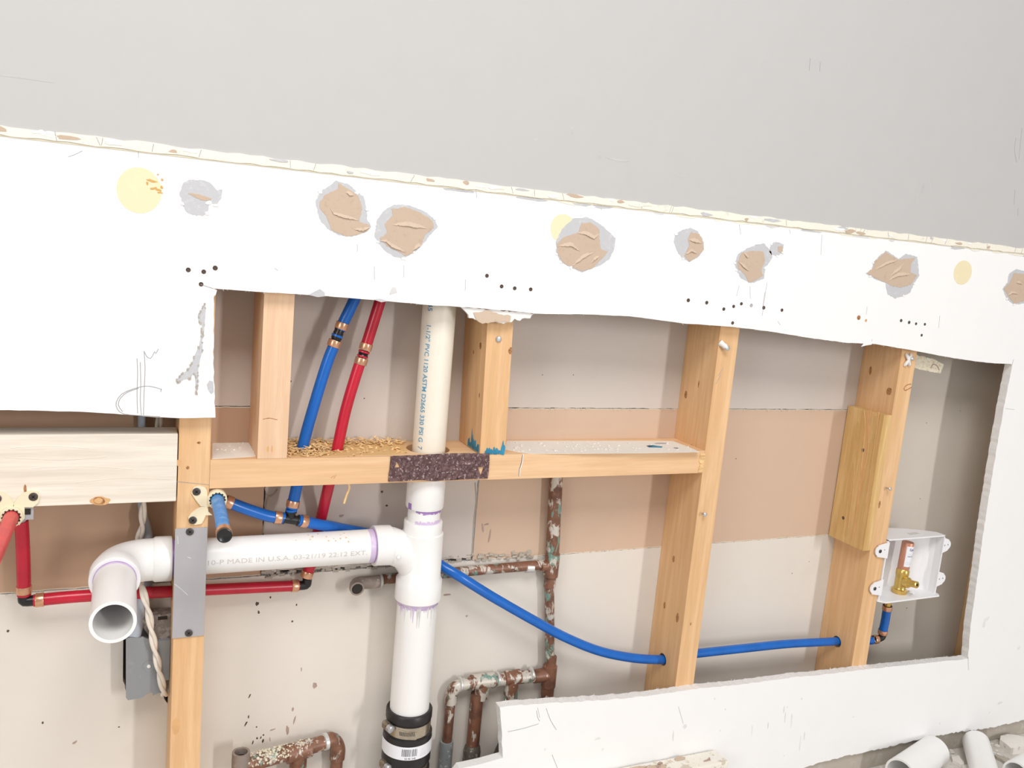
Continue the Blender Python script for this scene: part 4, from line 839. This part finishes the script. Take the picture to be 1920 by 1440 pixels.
lp = spline([at(45, 1116, 56), at(44, 1060, 54), at(42, 1010, 46), at(40, 975, 40)], 6)
b = MB(); b.tube(lp, PR+.2, 24); b.build('riser', 'pex_red', rroot, True); p, d = fit_pos(lp, 8); crimp(rroot, p, d)
RS = at(22, 968, -3)
b = MB(); b.tube(spline([lp[-1], lp[-1]+Vector((-3, -6, 10)), Vector((RS.x+3, 14, RS.z+1)), Vector((RS.x, 0, RS.z))], 3), 6.6, 18); b.build('elbow', 'galv', rroot, True)
b = MB(); b.tube([(RS.x, 2, RS.z), (RS.x-1, -70, RS.z), (RS.x-3, -150, RS.z-1)], PR+.2, 26); b.build('stub', 'pex_red_pale', rroot, True)

# cream pipe brackets
def bracket(name, c, arms, label, S=1):
    root = thing(name, (c.x, -2, c.z-30), label, 'pipe bracket', 'cream plastic pipe brackets')
    b = MB(); b.lathe((c.x, 6, c.z), -Y_, [(0, 9.2), (0, 12.2), (13, 12.2), (14, 11.4), (14, 9.2)], 30, True); b.build('collar', 'bracket', root, True)
    for k in range(14):
        a = 2*math.pi*k/14; n = Vector((math.cos(a), 0, math.sin(a))); b = MB(); b.obox(Vector((c.x, -8.2, c.z))+n*9.4, n, Y_, n.cross(Y_), (1.8, 1.2, 1.6)); b.build('grip_tooth', 'slot', root)
    for lst, (su, sv) in arms:
        pts = px(lst, -2.6); b = MB(); b.prism([pts], 'y', -2.8, -.15)
        es = [e for e in b.bm.edges if all(abs(v.co.y-W((0, -2.8, 0)).y) < 1e-6 for v in e.verts)]
        b.build('arm', 'bracket', root); screw(root, at(su, sv, -3.2), -Y_, 5.0, 'screw', 2)
    return root
bracket('pipe_bracket', Vector((BS.x, 0, BS.z)), [([(359, 925), (363, 914), (372, 911), (384, 913), (388, 920), (389, 930), (397, 934), (410, 934), (416, 940), (413, 952), (400, 950), (386, 950), (376, 949), (368, 939)], (368.5, 922)), ([(378, 950), (389, 950), (391, 960), (398, 966), (386, 966), (382, 975), (378, 982), (366, 984), (355, 979), (353, 970), (358, 963), (368, 955)], (361.5, 975.5))], 'cream bracket holding the capped blue stub on the stud')
bracket('pipe_bracket', Vector((RS.x, 0, RS.z)), [([(26, 944), (34, 933), (44, 924), (58, 920), (71, 923), (74, 932), (71, 943), (62, 951), (46, 951), (46, 972), (36, 985), (30, 978), (34, 962), (26, 955)], (62.5, 931.5)), ([(0, 921), (8, 924), (18, 932), (26, 944), (22, 958), (10, 966), (4, 975), (-14, 965), (-14, 925)], (-6, 935))], 'cream bracket holding the red stub on the weathered board')
b = MB(); a = at(51, 960, 4); b.box((a.x-6, 1, a.z-9), (a.x+7, 5, a.z+10), .8); o = tag(b.build('steel_clip', 'galv'), 'small grey steel clip behind the cream bracket on the red pipe', 'clip')
b = MB(); b.box((a.x-2, .2, a.z-2), (a.x+4, 1.1, a.z+5)); b.build('slot', 'slot', o)

# grey steel guard plate
root = thing('guard_plate', (0, -2, -183), 'smooth grey steel guard plate screwed over the left stud', 'plate')
b = MB(); c1, c2 = at(329, 990, -2.2), at(383, 1191, -2.2); b.box((-20.5, -2, -182.5), (18.8, -.2, -33), .6); pl = b.build('steel_sheet', 'galv', root)
for u, v in ((356, 997), (354, 1187)): screw(root, at(u, v, -3), -Y_, 4.8, 'screw', 2)
for pts in (((327, 1095), (340, 1105), (352, 1116)), ((352, 1045), (358, 1047)), ((333, 1005), (334, 1020))):
    b = MB(); b.tube([at(u, v, -2.1) for u, v in pts], .5, 5); b.build('scratch', 'smudge', pl)

# ================================================================== electrical box, conduit, cord
root = thing('electrical_box', tuple(at(280, 1300, 60)), 'grey steel electrical box set in the back board beside the left stud', 'electrical box')
YB = 52
face = px([(236, 1198), (244, 1194), (262, 1195), (267, 1193), (285, 1200), (293, 1225), (302, 1296), (287, 1303), (285, 1298), (280, 1297), (274, 1300), (268, 1307), (240, 1312), (236, 1307)], YB)
b = MB(); b.prism([face], 'y', YB-1.5, YB+.5); f = b.build('cover_plate', 'boxgrey', root)
p = at(279, 1249, YB-1.6); b = MB(); b.lathe(p, -Y_, [(0, 8.5), (.5, 8.3), (.5, 6.9), (.1, 6.6), (.1, .1)], 26); b.build('knockout', 'boxgrey', f, True); b = MB(); b.lathe(p, -Y_, [(0, 2.6), (1.3, 2.4), (1.6, .3)], 14); b.build('rivet', 'anchor', f, True)
side = px([(285, 1200), (300, 1160), (330, 1155), (330, 1302), (302, 1296)], YB+22)
b = MB(); b.prism([side], 'y', YB+20, YB+34); b.build('box_body', 'boxdirty', root)
lo, hi = at(236, 1300, YB), at(290, 1200, YB)
b = MB(); b.box((lo.x, YB, lo.z+3), (lo.x+2, BY+4, hi.z)); b.box((lo.x, YB, hi.z-3), (hi.x, BY+4, hi.z-1)); b.box((lo.x+4, YB+4, lo.z+10), (hi.x+20, BY+6, hi.z-4)); b.build('box_shell', 'boxgrey', root)
t = px([(262, 1165), (278, 1152), (322, 1148), (330, 1152), (330, 1196), (286, 1200)], YB+14)
b = MB(); b.prism([t], 'y', YB+10, YB+30); b.build('mounting_ear', 'boxdirty', root)
p = at(305, 1159, YB+9.5); b = MB(); b.box((p.x-6, YB+9.2, p.z-2), (p.x+6, YB+11, p.z+2.4)); b.build('slot', 'slot', root)
cpath = spline([at(264, 740, 80), at(266, 800, 80), at(263, 900, 80), at(268, 960, 78), at(277, 1005, 78), at(276, 1060, 79), at(270, 1110, 77), at(259, 1160, 70), at(250, 1196, 58)], 10)
b = MB(); b.tube(cpath, [5+4.2*min(1, max(0, (i/len(cpath)-.45)*3)) for i in range(len(cpath))], 18); tag(b.build('conduit', 'conduit', None, True), 'pale blue-grey conduit running down behind the elbow to the steel box', 'conduit')
# twisted cord
core = spline([at(300, 750, 66), at(298, 800, 66), at(284, 880, 66), at(269, 950, 66), at(267, 985, 66), at(260, 1012, 70), at(259, 1040, 72), at(261, 1078, 71), at(267, 1102, 48), at(271, 1120, 39), at(277, 1140, 38), at(283, 1175, 38), at(290, 1215, 38), at(300, 1265, 40), at(307, 1296, 42), at(308, 1303, 50)], 4)
root = thing('twisted_cord', tuple(core[-1]), 'white twisted cord hanging in front of the grey steel box', 'cord')
for s in (0, 1):
    pts = []
    for i, c in enumerate(core):
        a = i*4/58*2*math.pi+s*math.pi; pts.append(c+Vector((math.cos(a)*2.5, math.sin(a)*2.5, 0)))
    b = MB(); b.tube(pts, 2.7, 10); b.build('strand', 'cord', root, True)

# ================================================================== copper pipework
croot = thing('copper_pipework', tuple(at(1028, 1310, 74)), 'tarnished copper pipework with manifold and drops behind the lower board', 'copper pipe')
CY = 74
def cu(pts, r, mat='copper', name='copper_pipe', sm=True, step=None, caps=(True, True), r_in=None):
    b = MB(); b.tube(spline(pts, step) if step else pts, r, 22, r_in, caps); return b.build(name, mat, croot, sm)
def cpt(u, v): return at(u, v, CY)
vx = cpt(1034, 1060).x
t_top = BZ-38.8; z1 = cpt(1035, 1040).z; z2 = cpt(1034, 1083).z; z3 = cpt(1033, 1100).z
xa = cpt(1041, 900).x; 
cu([(xa, CY, t_top), (vx, CY, z1-4)], 11.1)
b = MB(); b.lathe((xa, CY, t_top), -Z_, [(0, 12.2), (7, 12.4), (8, 11.2)], 22); b.build('solder_joint', 'copper_clean', croot, True)
b = MB(); b.lathe((vx, CY, z1+3), -Z_, [(0, 11.3), (1, 12.5), (z1-z2, 12.5), (z1-z2+2, 10), (z1-z3+3, 9.9), (z1-z3+4, 8.2)], 24); b.lathe((vx, CY, cpt(1010, 1062).z), -X_, [(0, 9.4), (19, 9.4), (20, 8.3)], 20); b.build('tee_fitting', 'copper', croot, True)
zm0 = cpt(1031, 1232).z
vx2 = cpt(1031, 1235).x
cu([(vx, CY, z3+2), ((vx+vx2)/2, CY, (z3+zm0)/2), (vx2, CY, zm0-6)], 8.0, 'copper')
# branch to the left with its open end facing the room
zb_ = cpt(1010, 1060).z; xl_ = at(690, 1092, CY).x; zl_ = at(690, 1092, CY).z
cu([(vx-8, CY+2, zb_), (VX+40, 80.2, zb_+(zl_-zb_)*(vx-8-VX-40)/(vx-8-xl_)), (VX-40, 80.2, zb_+(zl_-zb_)*(vx-8-VX+40)/(vx-8-xl_)), (xl_, CY+2, zl_)], 8.0, 'copper_old' if False else 'copper')
b = MB(); b.lathe(at(985, 1064, CY+3), X_, [(0, 8.3), (.5, 9.4), (13, 9.4), (14, 8.3)], 20); b.build('coupling', 'solder', croot, True)
e = at(666, 1094, CY); b = MB(); b.tube(spline([(xl_+22, CY, zl_+1), (xl_+4, CY, zl_), e+Vector((6, 0, 0)), e+Vector((0, -5, -.5)), e+Vector((-1, -16, -1.5))], 3), 9.6, 24, None, (True, False)); eo = b.build('open_elbow', 'copper_old', croot, True)
b = MB(); b.tube([e+Vector((-1, -11, -1.2)), e+Vector((-1, -17.5, -1.5))], 10.6, 26, 8.2); b.build('rim', 'copper_old', eo, True)
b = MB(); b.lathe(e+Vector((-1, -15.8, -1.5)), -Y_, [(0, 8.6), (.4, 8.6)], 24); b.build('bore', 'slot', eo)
b = MB(); b.lathe((xl_+18, CY, zl_+1), X_, [(0, 9.7), (.5, 10.2), (3, 10.2), (4, 9)], 22); b.build('solder_joint', 'solder', croot, True)
# manifold
m0 = cpt(1030, 1264); m1 = cpt(884, 1281)
b = MB(); b.lathe((m0.x, CY, zm0+2), -Z_, [(0, 8.2), (.5, 9.8), (17, 9.8), (18, 12.2), (55, 12.4), (56, 11.2)], 24); b.lathe(m0, -X_, [(0, 11.5), (30, 11.5), (31, 10.5)], 22); b.build('tee_fitting', 'copper_clean', croot, True)
cu([(m0.x, CY, m0.z-20), (m0.x-2, CY, -520)], 11.1, 'copper')
mid = m0+(m1-m0)*.45; far = m0+(m1-m0)*.9
cu([m0, m1], 10.4, 'copper_plaster', 'header_pipe')
for cc, L, rr, m in ((cpt(960, 1270), 30, 12.2, 'copper'), (cpt(905, 1277), 42, 12.6, 'copper_plaster')):
    b = MB(); ax = (m0-m1).normalized(); b.lathe(cc-ax*L/2, ax, [(0, 10.6), (1, rr), (L-1, rr), (L, 10.6)], 24); b.lathe(cc, -Z_, [(0, 11.8), (30, 11.8), (31, 10.4)], 22); b.build('tee_fitting', m, croot, True)
for k, (u, v) in enumerate(((995, 1263), (932, 1273), (862, 1283))):
    p = cpt(u, v); ax = (m0-m1).normalized(); b = MB(); b.lathe(p-ax*2, ax, [(0, 10.6), (1, 12), (3.5, 12), (4.5, 10.6)], 22); b.build('solder_joint', 'solder', croot, True)
el = spline([m1+X_*4, m1-X_*12, cpt(855, 1288), cpt(846, 1303), cpt(845, 1318)], 3)
b = MB(); b.tube(el, 10.2, 22); b.build('elbow', 'copper_plaster', croot, True)
p0 = cpt(845, 1312); cu([p0, (p0.x-1, CY, -520)], 8.0, 'copper_clean')
gz = cpt(843, 1388).z; b = MB(); b.lathe((p0.x-1, CY, gz), -Z_, [(0, 8.1), (0, 11.2), (gz+520, 11.2)], 24); b.build('pipe_sleeve', 'greywrap', croot, True)
p1 = cpt(895, 1300); zq = cpt(888, 1398).z; x2 = cpt(886, 1398).x
cu([p1, (x2, CY, zq)], 10.8, 'copper_clean')
b = MB(); b.lathe((x2, CY, zq+3), -Z_, [(0, 11), (4, 13), (12, 14.5), (22, 14), (40, 16), (60, 15)], 22); b.build('tarred_joint', 'tar', croot, True)
p2 = cpt(959, 1300); cu([p2, (p2.x-1, CY, -520)], 10.8, 'copper')
c2 = cpt(936, 1412); b = MB(); b.lathe(c2+Z_*20, -Z_, [(0, 3), (12, 7), (24, 10), (50, 12)], 14); b.build('tarred_joint', 'tar', croot, True)
# lower-left copper piece
croot = thing('crusted_copper_pipe', tuple(at(540, 1440, 60)-Z_*30), 'plaster-crusted copper pipe stub at the bottom edge left of the stack', 'copper pipe')
A, Bq = at(462, 1434, 50), at(612, 1391, 70)
cu([A-(Bq-A).normalized()*16, Bq], 11.3, 'copper')
o0 = at(452, 1412, 47); b = MB(); b.tube([o0-Z_*40, o0+Z_*2], 12.5, 26, 9.3); so = b.build('open_socket', 'copper_old', croot, True)
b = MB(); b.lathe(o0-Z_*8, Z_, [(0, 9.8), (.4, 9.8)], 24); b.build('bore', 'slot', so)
ax = (Bq-A).normalized()
cc = at(560, 1408, 62); b = MB(); b.lathe(cc-ax*20, ax, [(0, 11.5), (1, 14), (38, 13.6), (39, 11.5)], 24); b.lathe(cc, -Z_, [(0, 13), (34, 12.8), (60, 12.5)], 22); b.build('tee_fitting', 'copper', croot, True)
p = at(611, 1390, 70); b = MB(); b.lathe(p-ax*4, ax, [(0, 11.5), (1, 12.8), (6, 12.8), (7, 11.4)], 22); b.build('solder_joint', 'solder', croot, True)
b = MB(); b.tube(spline([p, p+ax*8, at(628, 1392, 72), at(633, 1404, 72), at(632, 1422, 72)], 3), 11.8, 22); b.build('elbow', 'copper_clean', croot, True)
q = at(632, 1415, 72); cu([q, (q.x-1, q.y, -540)], 9.6, 'copper_clean')
rnd = random.Random(5); b = MB()
for k in range(260):
    t = rnd.betavariate(1.2, 1.6)*.78; a = rnd.uniform(.1, math.pi*1.05); c = A+(Bq-A)*t; n1 = Z_; n2 = ax.cross(Z_).normalized()
    r = 11.5+rnd.uniform(0, 3.2)*(1-t); p = c+(n1*math.sin(a)+n2*math.cos(a))*r; s = rnd.uniform(.8, 2.6); tmp = bmesh.new(); bmesh.ops.create_icosphere(tmp, subdivisions=1, radius=s)
    for vv in tmp.verts: vv.co = vv.co*rnd.uniform(.6, 1.2)+p
    b.absorb(tmp)
tag(b.build('plaster_crust', 'crust', croot), kind='stuff')

# ================================================================== white outlet box with valve
root = thing('outlet_box', (1316, 20, -250), 'white plastic outlet box with brass valve fixed beside the stud', 'outlet box')
x0, x1, zt_, zb_ = RX+20, 1393, -123, -247
def plan(front, inset=0):
    pts = [(x0+inset, front), (x0+inset, 58-inset)]
    for k in range(9):
        t = k/8; pts.append((x0+12+(x1-x0-14)*t, 60-inset-44*t**2.2))
    pts += [(x1-inset, front)]
    return pts
b = MB(); b.prism([plan(-3)], 'z', zt_-2.6, zt_); b.build('top_plate', 'boxwhite', root)
fb = plan(-3); b = MB(); b.prism([[(x0+8, -14), (x0-2, -3)]+fb[1:-1]+[(x1+6, -3), (x1, -12)]], 'z', zb_, zb_+3); b.build('bottom_plate', 'boxwhite', root)
outp = plan(0)[1:-1]; b = MB()
inn = plan(0, 2.2)[1:-1]
b.prism([[(x0, -3)]+outp+[(x1, -3), (x1-2.4, -3)]+list(reversed(inn))+[(x0+2.4, -3)]], 'z', zb_+2, zt_-1); b.build('box_wall', 'boxwhite', root)
for u, v, sx_, hole in ((1650, 1033, -1, True), (1640, 1103, -1, True), (1772, 1022, 1, False), (1762, 1085, 1, False)):
    c = at(u, v, -3); k = 12; ed = x0+4 if sx_ < 0 else x1-4
    tip = at({1650: 1641, 1640: 1631, 1772: 1781, 1762: 1771}[u], v+ (1 if sx_ < 0 else 2), -3)
    pts = [(ed, c.z+16), (tip.x-sx_*6, c.z+11)]+[(tip.x-sx_*10+sx_*10*math.cos(a), c.z+10*math.sin(a)) for a in [1.2-2.4*i/8 for i in range(9)]]+[(tip.x-sx_*6, c.z-11), (ed, c.z-16)]
    b = MB(); b.prism([pts], 'y', -4.5, -2); ear = b.build('mounting_ear', 'boxwhite', root)
    if hole: screw(ear, (tip.x+11, -5, c.z), -Y_, 3.4, 'screw', 1); b = MB(); b.lathe((tip.x+22, -4.5, c.z+2), -Y_, [(0, 1.4), (.3, 1.3)], 10); b.build('screw_hole', 'graphite', ear)
    else:
        for dx in (8, 17): b = MB(); b.lathe((tip.x-dx, -4.5, c.z+(1 if dx == 8 else 0)), -Y_, [(0, 1.7), (.3, 1.6)], 10); b.build('screw_hole', 'graphite', ear)
p = atz(1713, 1001, zt_); b = MB(); b.prism([[(p.x-14, p.y-6), (p.x+16, p.y-4), (p.x+14, p.y+7), (p.x-12, p.y+6)]], 'z', zt_, zt_+.4); b.build('moulded_logo', 'smudge', root)
# valve and arrestor
vb = Vector((at(1686, 1100, 20).x, 20, zb_+3)); va = at(1695, 1060, 20); vt = at(1707, 1019, 20)
vb = at(1687, 1099, 18); vb.z = zb_+3
axv = (vt-vb); axv = Vector((axv.x*.25, 0, axv.z)).normalized()
zz = lambda v, u: (at(u, v, 18).z-vb.z)
h1, h2 = zz(1066, 1691), zz(1016, 1695)
b = MB(); b.lathe(vb, axv, [(0, 14), (3, 15), (8, 15), (9, 12), (12, 11), (h1-16, 11.5), (h1-12, 12.5), (h1-3, 12.5), (h1, 10.5)], 12); val = b.build('valve_body', 'brass', root, True)
sp0 = vb+axv*(h1*.48); spd = (at(1708, 1094, -6)-sp0).normalized()
b = MB(); b.lathe(sp0, spd, [(0, 9), (10, 9), (12, 11), (18, 10.5), (20, 6.8), (38, 6.8), (39, 5)], 14); b.build('valve_spout', 'brass', val, True)
b = MB(); b.lathe(sp0+spd*38.8, spd, [(0, 3), (.5, 2.8)], 12); b.build('bore', 'slot', val)
ap = vb+axv*h1
b = MB(); b.lathe(ap, axv, [(-1, 10), (1, 11.3), (h2-h1-2, 11.3), (h2-h1-.8, 10.6), (h2-h1-1.5, 9), (h2-h1-2.2, 8)], 28); arr = b.build('arrestor', 'arrestor', root, True); arr['label'] = 'copper arrestor with white label'
zl0, zl1 = 7, h2-h1-7
e1 = (X_-axv*X_.dot(axv)).normalized(); e2 = axv.cross(e1)
def wrap(x, y, r=11.45): 
    a = math.radians(-142)+x/11.4; return ap+axv*(zl0+y)+(e1*math.cos(a)+e2*math.sin(a)*1)*r
if (e2.y) < 0: 
    def wrap(x, y, r=11.45):
        a = math.radians(142)-x/11.4; return ap+axv*(zl0+y)+(e1*math.cos(a)+e2*math.sin(a))*r
b = MB(); n = 16; R0 = [[wrap(22*i/n, y) for i in range(n+1)] for y in (0, zl1-zl0)]
va_ = [[b.bm.verts.new(W(p)) for p in r] for r in R0]
for i in range(n): b.face((va_[0][i], va_[0][i+1], va_[1][i+1], va_[1][i]))
lab = b.build('label', 'label', arr, True)
HL = zl1-zl0
lettering('Eppe', 12, 6.5, lambda x, y: wrap(6+x, HL-10+y, 11.6), 'label_lettering', 'navy', lab)
lettering('mini-res', 12, 2.6, lambda x, y: wrap(4+x, HL-21+y, 11.6), 'label_lettering', 'navy', lab)
for k in range(5): 
    b = MB(); y = HL-14-(k if k < 2 else k+6)*2.2
    if y < 2: break
    pts = [wrap(4+i*1.6, y, 11.6) for i in range(8)]; b.tube(pts, .28, 5); b.build('label_lettering', 'smudge', lab)
b = MB(); p = vb+Vector((20, -12, 0)); b.tube(spline([p+Vector((-8, 0, 6)), p+Vector((0, 0, 4)), p+Vector((6, -1, .8))], 2), 2.4, 8); b.build('paper_scrap', 'anchor', root)
b = MB(); p = at(1713, 1073, 40); b.tube([p, p+Vector((14, -2, 4))], 1.8, 8); b.build('moulded_rib', 'boxwhite', root)

# shim jammed by the right stud's head
p0, p1 = at(1715, 672, 16), at(1764, 690, 12)
root = thing('paper_shim', tuple(p0), 'small buff scrap sticking out beside the head of the outlet box stud', 'scrap')
lst = [(1712, 665), (1730, 668), (1752, 674), (1768, 683), (1762, 700), (1745, 697), (1712, 690)]
b = MB(); b.prism([rough_line(px(lst+[lst[0]], 12), 4, .7, 71)[:-1]], 'y', 10, 15); b.build('scrap_body', 'crust', root)
b = MB(); b.tube(spline([at(1745, 690, 9.6), at(1750, 683, 9.6), at(1757, 686, 9.6), at(1761, 694, 9.6)], 2), .8, 6); b.build('crease', 'stain', root)

# ================================================================== things on the floor
OFF = []
def floor_pipe(u0, v0, u1, v1, r, label, mat='pvc_dirty', open0=True):
    a = atz(u0, v0, FLOOR+r+.5); c = atz(u1, v1, FLOOR+r+.5)
    OFF.append((a, c, r))
    root = thing('pipe_offcut', ((a.x+c.x)/2, (a.y+c.y)/2, FLOOR), label, 'pipe offcut', 'pipe offcuts on the floor')
    b = MB(); b.tube([a, c], r, 40, r-4); b.build('tube', mat, root, True); 
    d = (c-a).normalized(); b = MB(); b.tube([c-d*14, c-d*2], r-3.9, 32); 
    b.build('bore', 'backdark' if False else 'pvc', root); return root
floor_pipe(1688, 1452, 1752, 1408, 30, 'white pipe offcut lying slantwise, left of the offcuts by the wall')
floor_pipe(1852, 1470, 1830, 1392, 26, 'white pipe offcut pointing at the wall, middle of the offcuts')
floor_pipe(1905, 1452, 1960, 1420, 26, 'white pipe offcut with open end at the bottom right corner')
root = thing('painted_plank', (780, -38, FLOOR), 'chipped cream painted plank on edge against the lower wall', 'plank')
pe = at(1340, 1404, FY-2); b = MB(); b.box((500, FY-42, FLOOR), (pe.x, FY-2, pe.z), 2.5, 1.2); b.build('timber', 'chipped', root)
rnd = random.Random(23)
for k in range(14):
    u = rnd.uniform(1180, 1345); p = at(u, 1404+ (1340-u)*.165+rnd.uniform(6, 22), FY-16); b = MB(); q = atz(u, 1404+(1340-u)*.165+rnd.uniform(5, 20), pe.z)
    b.prism([blob(q.x, min(FY-6, max(FY-38, q.y)), rnd.uniform(4, 14), rnd.uniform(2, 6), 11, .35, 80+k)], 'z', pe.z-.2, pe.z+1.3+k*.03); b.build('paint_chip', rnd.choice(['debris', 'brownpaper', 'cream_strip', 'stain']), root)
for k, (u, v, s, m, lab) in enumerate([(1900, 1400, 34, 'debris', 'large white plaster lump behind the offcuts at the right edge'), (1795, 1428, 16, 'debris', 'white plaster lump between the two pipe offcuts'), (1880, 1425, 14, 'sill', 'grey plaster lump right of the middle offcut'), (1815, 1440, 12, 'debris', 'small white plaster lump beside the middle offcut'), (1640, 1447, 10, 'debris', 'small plaster lump below the left offcut'), (1745, 1442, 14, 'shaving', 'pinkish wood chip in front of the left offcut')]):
    p = atz(u, v, FLOOR+2); b = MB()
    b.prism([blob(p.x, p.y, s, s*.7, 10, .3, 600+k, k)], 'z', FLOOR+.2, FLOOR+s*.45); tag(b.build('plaster_lump' if m != 'shaving' else 'wood_chip', m), lab, 'debris', 'rubble on the floor')
rnd = random.Random(29); b = MB()
for k in range(420):
    x = rnd.uniform(1000, 2200); y = -10-rnd.random()**1.6*260; s = rnd.uniform(1, 6)
    near = False
    for a, c, r in OFF:
        d = Vector((c.x-a.x, c.y-a.y)); t = max(0, min(1, Vector((x-a.x, y-a.y)).dot(d)/d.length_squared)); near |= (Vector((a.x, a.y))+d*t-Vector((x, y))).length < r+11
    if near: continue
    b.box((x-s, y-s, FLOOR), (x+s*rnd.uniform(.5, 1.4), y+s*rnd.uniform(.5, 1.2), FLOOR+s*rnd.uniform(.4, 1)), 0, s*.3)
tag(b.build('plaster_rubble', 'debris'), 'loose plaster crumbs scattered along the foot of the wall', 'rubble', kind='stuff')
